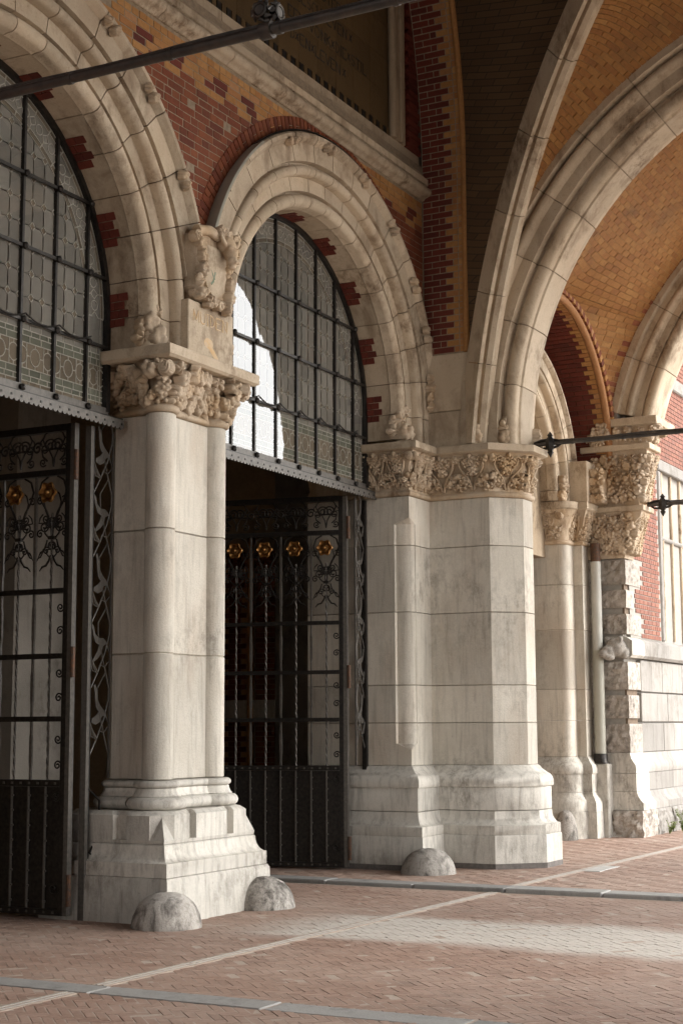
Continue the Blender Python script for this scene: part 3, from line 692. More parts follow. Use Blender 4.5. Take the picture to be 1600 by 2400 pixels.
def ringpts(cx, cy, rx, ry, a0, a1, n=14): return [(cx+rx*math.cos(a), cy+ry*math.sin(a)) for a in np.linspace(math.radians(a0), math.radians(a1), n)]
GC = {'O': [ringpts(.45, .5, .45, .52, 0, 360, 20)], 'D': [ringpts(.1, .5, .62, .5, -90, 90), [(.1, 0), (.1, 1)], [(-.05, 0), (.15, 0)], [(-.05, 1), (.15, 1)]], 'C': [ringpts(.45, .5, .45, .52, 50, 310), [(.74, .9), (.74, .7)]],
      'G': [ringpts(.45, .5, .45, .52, 50, 320), [(.8, .15), (.8, .45), (.6, .45)]], 'S': [ringpts(.35, .74, .3, .27, 30, 250)+ringpts(.35, .26, .32, .28, 90, -150)],
      'R': [[(0, 0), (0, 1)], [(0, 1)]+ringpts(.3, .76, .32, .24, 90, -90, 8)+[(0, .52)], [(.3, .52), (.75, 0)], [(-.12, 0), (.13, 0)], [(-.12, 1), (.1, 1)]], 'U': [[(0, 1), (0, .3)]+ringpts(.36, .3, .36, .3, 180, 360, 8)+[(.72, 1)]]}
ADV = {'I': .48, 'X': .8, '.': .3, ' ': .35, 'O': 1.15, 'M': 1.15, 'N': 1.1, 'V': 1.08, 'L': .95, 'E': 1.0, 'T': 1.0}
def word(parent, s, x, z, h, y, mat, w=.085, name='letter'):
    for c in s:
        parts = []
        for i, (a, b) in enumerate(GL.get(c, [])):
            ln = abs(a[0]-b[0])+abs(a[1]-b[1]); ww = w*(1.25 if (abs(a[1]-b[1]) > .6 and i == 0) or ln > .6 else .7)
            parts.append(tube([(x+a[0]*h, y, z+a[1]*h), (x+b[0]*h, y, z+b[1]*h)], ww*h, 4, flat=.5))
        for P in GC.get(c, []): parts.append(tube([(x+a*h, y, z+b*h) for a, b in P], w*h, 4, flat=.5))
        if parts: mk(name, *cat(*parts), mat, parent)
        x += h*ADV.get(c, .98)
    return x
word(tab, 'DXENXLEVEN.X', 2.645, 8.745, .116, .346, 'letter'); word(tab, 'EENXVONKXDIEXSTIL', 2.60, 8.975, .116, .346, 'letter'); word(tab, 'XGESCHREVEN.X', 2.68, 9.215, .116, .346, 'letter'); word(tab, 'ENXDIEXSTEEN', 2.62, 9.45, .116, .346, 'letter')
# narrow brick strip between the tablet frame and the corner
boxes(wall, 'brick', [((5.51, .30+.03, 8.2+CR*(k+.5)), (.19 if k % 2 else .12, 0, 0), (0, 0, CR/2-.005), (0, .06, 0), 'dred') for k in range(50) if 8.2+CR*(k+.5) > 8.44]+[((5.51, .33, 8.2+CR*(k+.5)), (.06, 0, 0), (0, 0, CR/2-.005), (0, .055, 0), 'red') for k in range(50) if 8.2+CR*(k+.5) > 8.44 and k % 2 == 0], 40)

# ------------------------------------------------------------------ reveal of the great wall arch above the octagonal pier
flank = thing('brick_reveal', 'tall dark red reveal with toothed ochre quoins beside the tablet', 'wall', (5.8, 0, 5.95))
def fx(z): return 5.715 if z < 8.1 else 5.715-(z-8.1)**2/15.0
L = []
for k in range(int((12.4-5.96)/CR)):
    z = 5.96+CR*(k+.5); x = fx(z); sl_ = -(max(0, z-8.1))/7.5; up = np.array([sl_, 0, 1.0]); up /= np.linalg.norm(up); nx = np.array([-up[2], 0, up[0]])
    ys = [.265, .12, -.02 if k % 2 else -.13, -.19] if k % 2 else [.265, .19, -.02, -.13, -.19]
    ms = ['dred', 'dred', 'yel'] if k % 2 else ['dred', 'dred', 'dred', 'yel']
    ys = [.265, .05, -.03, -.19] if k % 2 else [.265, .15, -.125, -.19]
    ms = ['dred', 'dred', 'yel'] if k % 2 else ['dred', 'dred', 'yel']
    for a, b, m in zip(ys[:-1], ys[1:], ms):
        L.append((np.array([x, (a+b)/2, z])-nx*.05, np.array([0, (a-b)/2-.005, 0]), up*(CR/2-.0055), nx*.05, m))
    L.append((np.array([x, -.232, z])-nx*.05, np.array([0, .036, 0]), up*(CR/2-.004), nx*.05, 'yel'))
boxes(flank, 'brick', L, 300)
zz = np.linspace(5.95, 12.5, 40)
mk('ochre_roll', *tube([(fx(z)+.02, -.275, z) for z in zz], .042, 10), 'yel', flank, 40)
mk('mortar_bed', *loft([[(fx(z)+.004, .27, z), (fx(z)+.004, -.27, z), (fx(z)+.5, -.27, z), (fx(z)+.5, .27, z)] for z in zz]), 'mortar', flank)

# ------------------------------------------------------------------ transverse arches across the passage
def mirrored(pr, xm): return pr+[(2*xm-x, R) for x, R in pr[::-1]]
TP = [(5.70, 4.77), (5.70, 4.66), (5.82, 4.65), (5.82, 4.63)] + [(5.80-.05*math.cos(a), 4.575+.05*math.sin(a)) for a in np.linspace(1.2, -1.4, 7)] + [(5.845, 4.50), (5.845, 4.37), (5.98, 4.36), (5.98, 4.335)] + [(5.985-.075*math.cos(a), 4.255+.075*math.sin(a)) for a in np.linspace(1.2, -1.35, 8)] + [(6.05, 4.185), (6.07, 4.165)]
TP2 = mirrored(TP, 6.26)
def cross_arch(label, prof, zc, a0, n, mats=('tan',), group='arches across the passage'):
    t = thing('stone_arch', label, 'arch', (float(np.mean([p[0] for p in prof])), -4.96, zc), group)
    sweep(t, 'mortar_core', 'x', -4.96, zc, inset(prof, .014), a0, pi-a0, 'mortar', 48)
    js = np.linspace(a0, pi-a0, n+1)
    for i, (a, b) in enumerate(zip(js[:-1], js[1:])): sweep(t, 'voussoir', 'x', -4.96, zc, prof, a+.0016, b-.0016, mats[i % len(mats)], 5)
    return t
tr2 = cross_arch('broad moulded stone arch springing from the octagonal pier across the passage', TP2, 4.96, -.03, 19)
for (x, y, z, n, s) in ((5.78, -.36, 4.92, (-1, -.2, 0), .10), (5.77, -.34, 5.03, (-1, -.3, 0), .09), (5.79, -.40, 5.11, (-1, -.3, 0), .07), (5.93, -.62, 4.92, (-1, -1, 0), .10), (5.94, -.64, 5.03, (-1, -1, 0), .09), (5.96, -.66, 5.13, (-1, -1, 0), .06), (6.52, -.80, 4.93, (.2, -1, 0), .09), (6.54, -.80, 5.05, (.2, -1, 0), .07)):
    leaf_at(tr2, (x, y, z), n, s, random.uniform(-.5, .5), name='carved_leaf')
    leaf_at(tr2, (x+.03, y-.03, z-.02), n, s*.8, random.uniform(1, 2), name='carved_leaf')

# diagonal rib of the first bay
PH = math.radians(35); DX, DY = -math.sin(PH), -math.cos(PH)
def ribt(z): return 7.02-math.sqrt(max(0, 7.22**2-(z-3.85)**2))
def ribpt(z, side=0, drop=0):
    t = ribt(z)+drop; return np.array([5.72+DX*t-DY*side, -.46+DY*t+DX*side, z])
rib = thing('vault_rib', 'dark moulded stone rib rising steeply between shadowed and ochre vaulting', 'rib', (5.7, -.5, 4.85))
RP = [(-.02, .30), (-.02, .10), (.04, .09), (.05, .05), (.10, .02), (.155, .05), (.165, .10), (.20, .115), (.225, .10), (.225, .02), (.27, .02), (.27, .30)]
zr = np.linspace(4.85, 10.9, 80); jr = [0, 12, 22, 33, 43, 52, 61, 70, 79]
def ribring(z):
    zb = z; b = ribpt(z); tg = ribpt(min(z+.02, 10.99))-ribpt(z-.02); tg /= np.linalg.norm(tg); s = np.array([-DY, DX, 0]); n = np.cross(tg, s)
    if n@np.array([DX, DY, -.3]) < 0: n = -n
    return [b+s*(.14-q)*1.0+n*(.12-w) for q, w in RP]
for a, b in zip(jr[:-1], jr[1:]): mk('rib_stone', *loft([ribring(zr[i]+(.004 if i == a else -.004 if i == b else 0)) for i in range(a, b+1)]), 'tan', rib, 35)
mir = lambda p: np.array([p[0], -9.92-p[1], p[2]])

# ------------------------------------------------------------------ vaults
def webgrid(parent, rows, mat, name='web', thick=.18, up=True, kind=None):
    A = np.array(rows); n, m = A.shape[:2]; B = A+np.array([.0, .02, thick]); V = np.r_[A.reshape(-1, 3), B.reshape(-1, 3)]; F = []
    for i in range(n-1):
        for j in range(m-1):
            a = i*m+j; q = (a, a+1, a+m+1, a+m); F.append(q); F.append(tuple(k+n*m for k in q[::-1]))
    return mk(name, V, F, mat, parent, 50, recalc=False)
def surf_bricks(rows, matf, ln=.20, t=.006):
    """rows: list of polylines (bottom joint of each course); bricks between consecutive rows"""
    L = []
    for k in range(len(rows)-1):
        A, B = np.asarray(rows[k], float), np.asarray(rows[k+1], float)
        s = np.r_[0, np.cumsum(np.linalg.norm(np.diff(A, axis=0), axis=1))]; sB = np.r_[0, np.cumsum(np.linalg.norm(np.diff(B, axis=0), axis=1))]
        if s[-1] < .05: continue
        f = lambda P, S_, u: np.array([np.interp(u*S_[-1], S_, P[:, i]) for i in range(3)])
        x = -(ln/2 if k % 2 else 0)-rng.uniform(0, .03)
        while x < s[-1]:
            u0, u1 = max(x, 0)/s[-1], min(x+ln, s[-1])/s[-1]; x += ln
            if (u1-u0)*s[-1] < .03: continue
            p = [f(A, s, u0), f(A, s, u1), f(B, sB, u0), f(B, sB, u1)]; c = sum(p)/4; a = (p[1]-p[0]+p[3]-p[2])/4; b = (p[2]-p[0]+p[3]-p[1])/4
            n = np.cross(a, b); nl = np.linalg.norm(n)
            if nl < 1e-7: continue
            n /= nl; la, lb = np.linalg.norm(a), np.linalg.norm(b)
            if lb < .008: continue
            b = b-a*(b@a)/(la*la); lb = np.linalg.norm(b)
            L.append((c+rng.normal(0, .0015)*n, a*(1-.0035/la), b*(1-.004/lb), n*t, matf(k, c)))
    return L
vault1 = thing('vault', 'shadowed brick vault over the first bay, ochre beside the broad arch', 'vault', (4, -2, 5))
# lateral cell, in shadow
rows = []
for z in np.linspace(4.9, 10.9, 50):
    a = np.array([fx(z)+.03, -.28, z]); b = ribpt(z, .10, -.02); rows.append([a+(b-a)*u+np.array([0, .12, .0])*math.sin(pi*u)*min(1, (z-4.9)) for u in np.linspace(0, 1, 8)])
def webmat():  # darker brick, with part of the cell's shade put into its colour
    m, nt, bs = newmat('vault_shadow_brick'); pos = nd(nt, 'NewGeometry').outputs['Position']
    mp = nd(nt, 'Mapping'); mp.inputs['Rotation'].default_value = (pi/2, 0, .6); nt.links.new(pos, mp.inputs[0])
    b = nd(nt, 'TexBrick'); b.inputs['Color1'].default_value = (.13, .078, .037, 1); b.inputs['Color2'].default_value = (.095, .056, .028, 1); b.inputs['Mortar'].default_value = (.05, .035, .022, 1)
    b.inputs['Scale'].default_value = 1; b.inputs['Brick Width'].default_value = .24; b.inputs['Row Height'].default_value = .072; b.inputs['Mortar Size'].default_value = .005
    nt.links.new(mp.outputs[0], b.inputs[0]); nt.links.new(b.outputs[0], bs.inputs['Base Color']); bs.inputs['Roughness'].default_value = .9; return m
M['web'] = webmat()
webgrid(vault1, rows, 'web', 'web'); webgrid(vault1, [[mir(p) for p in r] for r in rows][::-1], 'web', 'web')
# cell between the rib and the broad arch
rows = []
for th in np.arange(.02, 1.40, .073/4.72):
    z = 4.96+4.72*math.sin(th); b = np.array([5.74, -4.96+4.72*math.cos(th), z]); a = ribpt(z, -.09, -.01) if z < 10.8 else ribpt(10.8, -.09)
    ln = np.linalg.norm(b-a); rows.append([a+(b-a)*u+np.array([-.02, .05, .16])*math.sin(pi*u)*min(ln, 2.2) for u in np.linspace(0, 1, 12)])
back = [[p+np.array([.002, .002, .002]) for p in r] for r in rows]
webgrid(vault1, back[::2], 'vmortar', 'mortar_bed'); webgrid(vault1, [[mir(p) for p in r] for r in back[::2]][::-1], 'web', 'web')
boxes(vault1, 'brick', surf_bricks(rows, lambda k, c: 'vyel'), 300)

vault2 = thing('vault', 'ochre brick vault of the outer bay, seen beneath the broad arch', 'vault', (9, -3, 5.5))
ZB, RB, XF, ZF, RF, YF = 5.1, 4.8, 9.06, 5.40, 2.13, -.25
def yB(z): return -4.96+math.sqrt(max(0, RB**2-(z-ZB)**2))
zc_ = ZF+RF; rowsR, rowsU = [], []
for z in np.append(np.arange(5.3, zc_-.04, .073), zc_-.0005):
    xf = XF+math.sqrt(max(0, RF**2-(z-ZF)**2)); a = np.array([xf, YF-.02, z]); b = np.array([11.2, yB(z), z])
    rowsR.append([np.array([a[0]+(b[0]-a[0])*u, a[1]+(b[1]-a[1])*(u**1.0), z]) for u in np.linspace(0, 1, 14)])
th0 = math.asin((zc_-ZB)/RB); k0 = YF-.02-yB(zc_)
for th in np.arange(th0, 1.45, .073/RB):
    z = ZB+RB*math.sin(th); rowsU.append([np.array([x, min(YF-.02, yB(z)+k0*max(0, 1-abs(x-XF)/(11.2-XF))*math.exp(-(z-zc_)/.35)), z]) for x in np.linspace(6.6, 11.2, 40)])
bk = np.array([0, .002, .002])
for rr in (rowsR, [[np.array([2*XF-p[0], p[1], p[2]]) for p in r][::-1] for r in rowsR], rowsU): webgrid(vault2, [[p+bk for p in r] for r in rr], 'vmortar', 'mortar_bed')
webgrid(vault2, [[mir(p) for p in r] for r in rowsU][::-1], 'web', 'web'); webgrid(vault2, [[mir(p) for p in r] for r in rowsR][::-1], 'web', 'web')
vm = lambda k, c: 'red' if (c[0] > 11.0 and k % 2) else 'vyel'
boxes(vault2, 'brick', surf_bricks(rowsU, vm)+surf_bricks(rowsR, vm), 300)

# wall arch of the outer bay: red reveal, ochre teeth, ochre roll and striped ring
fl2 = thing('brick_arch', 'small red brick wall arch with ochre teeth and ochre roll in the outer bay', 'arch', (9, 0, 5.4))
L = []; R2 = 2.02; dth = CR/R2
for k in range(int(pi/dth/1.0)):
    th = (k+.5)*dth
    if k % 2 == 0 and 0: continue
    r = np.array([math.cos(th), 0, math.sin(th)]); t = np.array([-math.sin(th), 0, math.cos(th)]); c0 = np.array([XF, 0, ZF])+r*(R2+.05)
    ys = [.55, .30, .06, -.10, -.19] if k % 2 else [.55, .42, .18, -.035, -.19]; ms = ['dred', 'dred', 'dred', 'yel']
    for a, b, m in zip(ys[:-1], ys[1:], ms): L.append((c0+np.array([0, (a+b)/2, 0]), np.array([0, (a-b)/2-.004, 0]), t*(CR/2-.005), -r*.05, m))
    L.append((np.array([XF, YF-.035, ZF])+r*(R2+.12), np.array([0, .03, 0]), t*(CR/2-.003), r*.06, 'red' if k % 2 else 'yel'))
boxes(fl2, 'brick', L, 260)
mk('ochre_roll', *tube([(XF+(R2+.03)*math.cos(a), YF+.015, ZF+(R2+.03)*math.sin(a)) for a in np.linspace(-.1, pi+.1, 60)], .052, 10), 'yel', fl2, 40)
sweep(fl2, 'mortar_bed', 'y', XF, ZF, [(.6, R2+.012), (-.24, R2+.012), (-.24, R2+.3), (.6, R2+.3)], 0, pi, 'mortar_d', 40)
for s in (1, -1): mk('impost_stone', *box(*( (XF+R2+.01, XF+R2+.5) if s > 0 else (XF-R2-.5, XF-R2-.01)), -.25, .6, 4.8, 5.40), 'tan', fl2, bev=.01)
mk('ochre_roll_foot', *tube([(XF+R2+.03, YF+.015, 5.05), (XF+R2+.03, YF+.015, 5.40)], .05, 10), 'tan', fl2, 40)
# tympanum and arch of the outer bay's blind opening
a3 = thing('stone_arch', 'slim moulded stone arch half hidden behind the octagonal pier', 'arch', (8.9, .4, 4.8))
sc3 = .80; P3 = [(d, R*sc3-.06) for d, R in PROF]
for i in range(12): sweep(a3, 'voussoir', 'y', 8.86, 4.95, P3, i*pi/12+.002, (i+1)*pi/12-.002, 'tan', 5)
stilted(a3, 'voussoir', 8.86, 1, 4.80, 4.945, P3, 'tan')
for k in range(5): leaf_at(a3, (8.86+1.56+.05*random.uniform(-1, 1), .26, 4.86+.06*k), (-.6, -1, 0), .085, random.uniform(-.6, .6), name='carved_leaf')
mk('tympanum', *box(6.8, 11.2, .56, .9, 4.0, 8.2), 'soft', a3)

# ------------------------------------------------------------------ far pier beside the drainpipe
pier3 = thing('stone_pier', 'far stone pier with rounded corner and leafy capital, left of the drainpipe', 'pier', (10.7, .5, 0), 'piers of the arcade')
FP3 = np.array([(10.45, 1.2), (10.45, .36)] + [(10.57-.12*math.cos(a), .36-.12*math.sin(a)) for a in np.linspace(.2, 1.45, 6)] + [(10.60, .24), (10.73, .24), (10.73, .105), (11.0, .105), (11.0, 1.2)])
for a, b in zip((1.15, 1.66, 2.1, 2.95, 3.60), (1.66, 2.1, 2.95, 3.60, 4.18)): courses(pier3, 'ashlar_course', FP3, [(-.007, a+.001), (0, a+.008), (0, b-.008), (-.007, b-.001)], 'pale', 35)
courses(pier3, 'base_moulding', FP3, [(.11, .910), (.12, .925), (.12, .975), (.105, 1.03), (.085, 1.05), (.06, 1.08), (.02, 1.13), (.0, 1.152)], 'plinth', 40)
courses(pier3, 'plinth_block', FP3, [(.10, .655), (.10, .908)], 'plinth', 40)
courses(pier3, 'plinth_moulding', FP3, [(.18, .39), (.18, .50), (.15, .56), (.12, .60), (.10, .652)], 'plinth', 40)
courses(pier3, 'plinth_base', FP3, [(.19, -.02), (.185, .388)], 'plinth', 40)
cap3 = courses(pier3, 'capital', FP3, torus(0, .03, 4.18, 4.245, 6)+[(.0, 4.25), (.02, 4.40), (.06, 4.55), (.12, 4.68)], 'carve', 40)
courses(pier3, 'abacus', FP3, [(.13, 4.68), (.15, 4.70), (.15, 4.785), (.14, 4.795)], 'tan', 30)
p3path = [(10.45, .75), (10.45, .36), (10.6, .24), (10.73, .24), (10.73, .105), (11.0, .105)]
for a, b in zip(p3path[:-1], p3path[1:]): scrollpanel(cap3, a, b, .0, .10, 4.255, 4.665)
bellrow(cap3, p3path, .02, .10, 4.42, 4.64, 2, .16, .055)
inst('volute', VOL, cap3, frame((10.33, .30, 4.58), (0, -1, 0), (0, 0, 1), (-1, 0, 0), (.11, .11, .11)))
mk('impost_block', *box(10.62, 11.05, -.04, .9, 4.797, 5.4), 'tan', pier3, bev=.01)
mk('frieze_block', *box(10.78, 11.16, -.20, .3, 4.80, 5.30), 'carve', pier3, bev=.01)
for i in range(4):
    for k in range(4): leaf_at(pier3, (10.77, .14-.105*i, 4.86+.125*k), (-1, -.1, 0), .075, random.uniform(-2, 2), name='carved_leaf')

# ------------------------------------------------------------------ rusticated corner pier and corbel
pier4 = thing('corner_pier', 'rough rock-faced corner pier under a tall carved corbel, right of the drainpipe', 'pier', (11.3, -.2, 0))
def rough(name, parent, x0, x1, y0, y1, z0, z1, seed, amp=.02, mat='rock', faces='xy'):
    """block with a hammered face towards -X and -Y"""
    r_ = np.random.default_rng(seed); nx = max(3, int((x1-x0)/.035)); ny = max(3, int((y1-y0)/.035)); nz = max(3, int((z1-z0)/.035))
    us = [(x0, y1-(y1-y0)*i/ny) for i in range(ny+1)] + [(x0+(x1-x0)*i/nx, y0) for i in range(1, nx+1)]
    V = []; n = len(us); H = r_.normal(0, 1, (nz+1, n)); H = (H+np.roll(H, 1, 0)+np.roll(H, 1, 1)+np.roll(np.roll(H, 1, 0), 1, 1))/2
    for k in range(nz+1):
        for i, (x, y) in enumerate(us):
            e = (.45 if abs(i-ny) <= 1 else 1)*min(1, min(k, nz-k)/1.2)*min(1, (n-1-i)/1.2)*min(1, i/1.2); d = amp*(H[k, i]*.6+.5)*e
            cx = 1 if i <= ny else 0; cy = 1 if i >= ny else 0
            fy = .45 if i > ny else 1
            V.append((x-d*cx, y-d*cy*fy, z0+(z1-z0)*k/nz))
    F = [(k*n+i, k*n+i+1, (k+1)*n+i+1, (k+1)*n+i) for k in range(nz) for i in range(n-1)]
    o = len(V)
    for z in (z0, z1): V += [(x0, y1, z), (x0, y0, z), (x1, y0, z), (x1, y1, z)]
    F += [(o, o+1, o+2, o+3), (o+4, o+7, o+6, o+5), (o+2, o+6, o+7, o+3), (o, o+3, o+7, o+4)]
    return mk(name, V, F, mat, parent, recalc=False)
zq = [(1.20, 1.61, .62), (1.69, 2.02, .5), (2.10, 2.50, .6), (2.90, 3.19, .72), (3.28, 3.54, .38), (3.62, 3.98, .72)]
for i, (a, b, ln) in enumerate(zq): rough('rock_faced_block', pier4, 11.08, 11.08+ln, -.42, .25, a, b, 40+i)
for a, b in zip([q[1] for q in zq[:-1]], [q[0] for q in zq[1:]]):
    if b-a < .1: mk('recessed_joint', *box(11.125, 11.6, -.385, .25, a, b), 'mortar_d', pier4)
# stacked corbel
zz_ = [(4.0, 4.10, -.44), (4.10, 4.28, -.47), (4.28, 4.45, -.51), (4.45, 4.56, -.58), (4.56, 4.68, -.66)]
cb = mk('corbel', *loft([[(11.08, .2, z), (11.07, y, z), (11.5, y, z), (11.5, .2, z)] for z, y in ((4.0, -.42), (4.12, -.45), (4.28, -.46), (4.30, -.50), (4.44, -.53), (4.52, -.60), (4.6, -.68), (4.68, -.70))]), 'carve', pier4, 30)
mk('abacus', *box(11.03, 11.55, -.74, .2, 4.68, 4.76), 'tan', pier4, bev=.01)
cb2 = mk('corbel', *loft([[(11.09, .2, z), (11.08, y, z), (11.5, y, z), (11.5, .2, z)] for z, y in ((4.76, -.66), (5.1, -.66), (5.2, -.69), (5.3, -.76), (5.45, -.80), (5.58, -.80))]), 'carve', pier4, 30)
mk('abacus', *box(11.03, 11.6, -.86, .2, 5.58, 5.67), 'tan', pier4, bev=.01)
cb3 = mk('corbel', *loft([[(11.09, .2, z), (11.08, y, z), (11.6, y, z), (11.6, .2, z)] for z, y in ((5.67, -.80), (5.8, -.82), (5.94, -.90))]), 'carve', pier4, 30)
mk('abacus', *box(11.03, 12.0, -.97, .2, 5.94, 6.06), 'tan', pier4, bev=.01)
for par, z0, z1, y1 in ((cb, 4.07, 4.63, -.5), (cb2, 4.82, 5.52, -.68), (cb3, 5.72, 5.92, -.82)):
    nz_ = max(1, round((z1-z0)/.115))
    for k in range(nz_):
        z = z0+(z1-z0)*(k+.5)/nz_; yf = y1-.12*(k/max(1, nz_-1))
        for i in range(6): leaf_at(par, (11.075, .07-(.07-yf-.06)*(i+.5*(k % 2))/5.5, z), (-1, 0, -.1), .078, random.uniform(-.5, .5)+(pi if k % 2 else 0))
        for i in range(4): leaf_at(par, (11.14+.11*i, yf+.0, z), (0, -1, -.15), .075, random.uniform(-.6, .6))
for k in range(9): leaf_at(pier4, (11.03, -.02-.05*(k % 4)-.03*(k//4), 5.72+.1*(k//3)), (-1, -.3, 0), .085, random.uniform(-1, 1), name='carved_leaf')
0 and blob('carved_head', [((11.02, -.17, 5.84), (.08, .12, .11)), ((10.99, -.12, 5.76), (.07, .05, .05)), ((10.98, -.22, 5.79), (.05, .05, .06)), ((11.03, -.30, 5.72), (.06, .06, .10), (.5, 0, 0)), ((11.02, -.05, 5.72), (.06, .06, .08)), ((11.0, -.17, 5.93), (.09, .10, .04))], 'carve', pier4, .018, 3)

# plain outer wall courses
for i, (a, b) in enumerate(((1.20, 1.62), (1.64, 2.06), (2.08, 2.54))):
    for k in range(7):
        x0 = 11.7+.55*k+(.25 if i % 2 else 0)-(.0 if k else (.25 if i % 2 else 0))
        mk('ashlar_block', *box(x0+.004, 11.7+.55*(k+1)+(.25 if i % 2 else 0)-.004, -.42+.004*(k % 2), .1, a, b), 'outer', pier4, bev=.008)
outw = thing('outer_wall', 'salmon brick and white stone wall of the building outside the passage', 'wall', (13, -.3, 0))
for i in range(4): rough('rock_faced_block', outw, 11.0+.75*i+(.0 if i else 0), 11.0+.75*(i+1)-.01, -.60, .1, -.02, .385, 60+i, .04, 'rock' if i == 0 else 'outer')
def extr(name, parent, prof, x0, x1, mat): return mk(name, *loft([[(x0, y, z) for y, z in prof], [(x1, y, z) for y, z in prof]]), mat, parent, 40)
for x0 in np.arange(11.06, 14.9, .62):
    extr('plinth_stone', outw, [(.1, .39), (-.60, .39), (-.60, .49), (-.565, .53), (-.53, .58), (-.51, .65), (.1, .65)], x0+.003, x0+.617, 'outer' if x0 > 11.1 else 'plinth')
    extr('plinth_stone', outw, [(.1, .655), (-.505, .655), (-.505, .905), (.1, .905)], x0+.003, x0+.617, 'outer' if x0 > 11.1 else 'plinth')
    extr('plinth_stone', outw, [(.1, .91), (-.50, .91), (-.51, .96), (-.50, 1.03), (-.47, 1.07), (-.44, 1.12), (-.42, 1.195), (.1, 1.195)], x0+.003, x0+.617, 'outer' if x0 > 11.1 else 'plinth')
    extr('sill_stone', outw, [(.1, 2.56), (-.46, 2.56), (-.50, 2.60), (-.50, 2.80), (-.44, 2.84), (-.40, 2.86), (.1, 2.86)], x0+.003, x0+.617, 'outer' if x0 > 11.1 else 'plinth')
L = []
for r in range(int((8.6-2.87)/.072)):
    z = 2.87+.072*(r+.5); x = 11.42-(.06 if r % 2 else 0)
    q = [b for a, c, b in zq if a-.03 < z < c+.03]; x0 = 11.08+(q[0] if q else (.55 if z < 4 else .42))
    while x < 14.9:
        ln = .20 if r % 2 else .10
        if x > x0-.02 and not (12.86 < x+ln and x < 14.6 and z < 5.70): L.append(((x+ln/2, -.37, z), (ln/2-.006, 0, 0), (0, 0, .03), (0, .05, 0), 'lred'))
        x += ln
boxes(outw, 'brick', L, 300)
mk('mortar_bed', *box(11.3, 12.87, -.408, .1, 2.86, 8.8), 'mortar_p', outw); mk('mortar_bed', *box(12.87, 15, -.408, .1, 5.72, 8.8), 'mortar_p', outw); mk('wall_core', *box(11.12, 15, -.35, .3, 0, 8.8), 'mortar_p', outw)
win = thing('stone_window', 'cross window with ochre frames and white stone mullions in the outer wall', 'window', (13.6, -.3, 2.86))
mk('jamb', *box(12.87, 13.02, -.435, .0, 2.87, 5.55), 'outer', win, bev=.02); mk('lintel', *box(12.87, 15, -.445, .0, 5.56, 5.74), 'outer', win, bev=.015)
for x in (13.22, 13.74, 14.26, 14.78): mk('mullion', *tube([(x, -.36, 2.9), (x, -.36, 5.56)], .035, 10), 'tan', win, 40)
mk('transom_bar', *tube([(13.02, -.36, 4.5), (15, -.36, 4.5)], .04, 10), 'outer', win, 40)
for x0, x1 in ((13.28, 13.68), (13.80, 14.20), (14.32, 14.72)):
    for z0, z1 in ((3.0, 4.44), (4.56, 5.5)):
        cs = mk('casement', *cat(box(x0, x0+.05, -.31, -.25, z0, z1), box(x1-.05, x1, -.31, -.25, z0, z1), box(x0+.05, x1-.05, -.31, -.25, z0, z0+.05), box(x0+.05, x1-.05, -.31, -.25, z1-.05, z1)), 'wood', win)
        mk('pane', *box(x0+.05, x1-.05, -.285, -.275, z0+.05, z1-.05), 'clear2', cs)
mk('backing', *box(13.02, 15, -.20, -.15, 2.87, 5.56), 'wood', win)
mk('facade_band', *box(12.0, 15, -.46, -.3, 7.0, 7.22), 'outer', outw, bev=.02)

# animal head on the string course
blob('animal_head_carving', [((11.00, -.28, 2.70), (.16, .15, .14)), ((10.88, -.20, 2.64), (.11, .10, .09), (0, .3, 0)), ((10.79, -.15, 2.61), (.06, .07, .055)), ((10.93, -.36, 2.80), (.05, .05, .07), (.4, 0, 0)), ((11.02, -.14, 2.81), (.05, .05, .06)), ((10.86, -.22, 2.55), (.09, .08, .04)), ((10.91, -.30, 2.70), (.045, .05, .045)), ((11.05, -.40, 2.63), (.10, .07, .10))], 'guard', None, .016, 3)
tag(bpy.data.objects['animal_head_carving'], 'weathered grey animal head carved out beside the drainpipe', 'carving')

# drainpipe
dp = thing('drainpipe', 'grey-green drainpipe running down beside the rock-faced pier', 'drainpipe', (10.93, .02, 0))
mk('pipe', *tube([(10.93, -.03, 1.18), (10.93, -.03, 2.66)], .080, 16), 'pipe', dp, 40); mk('pipe', *tube([(10.93, -.03, 2.66), (10.93, -.03, 3.95)], .074, 16), plain('pale_pipe_paint', (.47, .46, .41), .5, 0, .15, 5), dp, 40)
mk('pipe_top', *tube([(10.93, -.03, 3.95), (10.93, -.03, 4.22)], .073, 16), 'rust', dp, 40); mk('pipe_shoe', *tube([(10.93, -.03, 1.05), (10.93, -.03, 1.09), (10.93, -.03, 1.19)], [.13, .10, .095], 14), 'iron', dp, 40)
mk('stone_seat', *box(10.84, 11.06, -.16, .1, -.02, 1.05), 'plinth', dp, bev=.015)

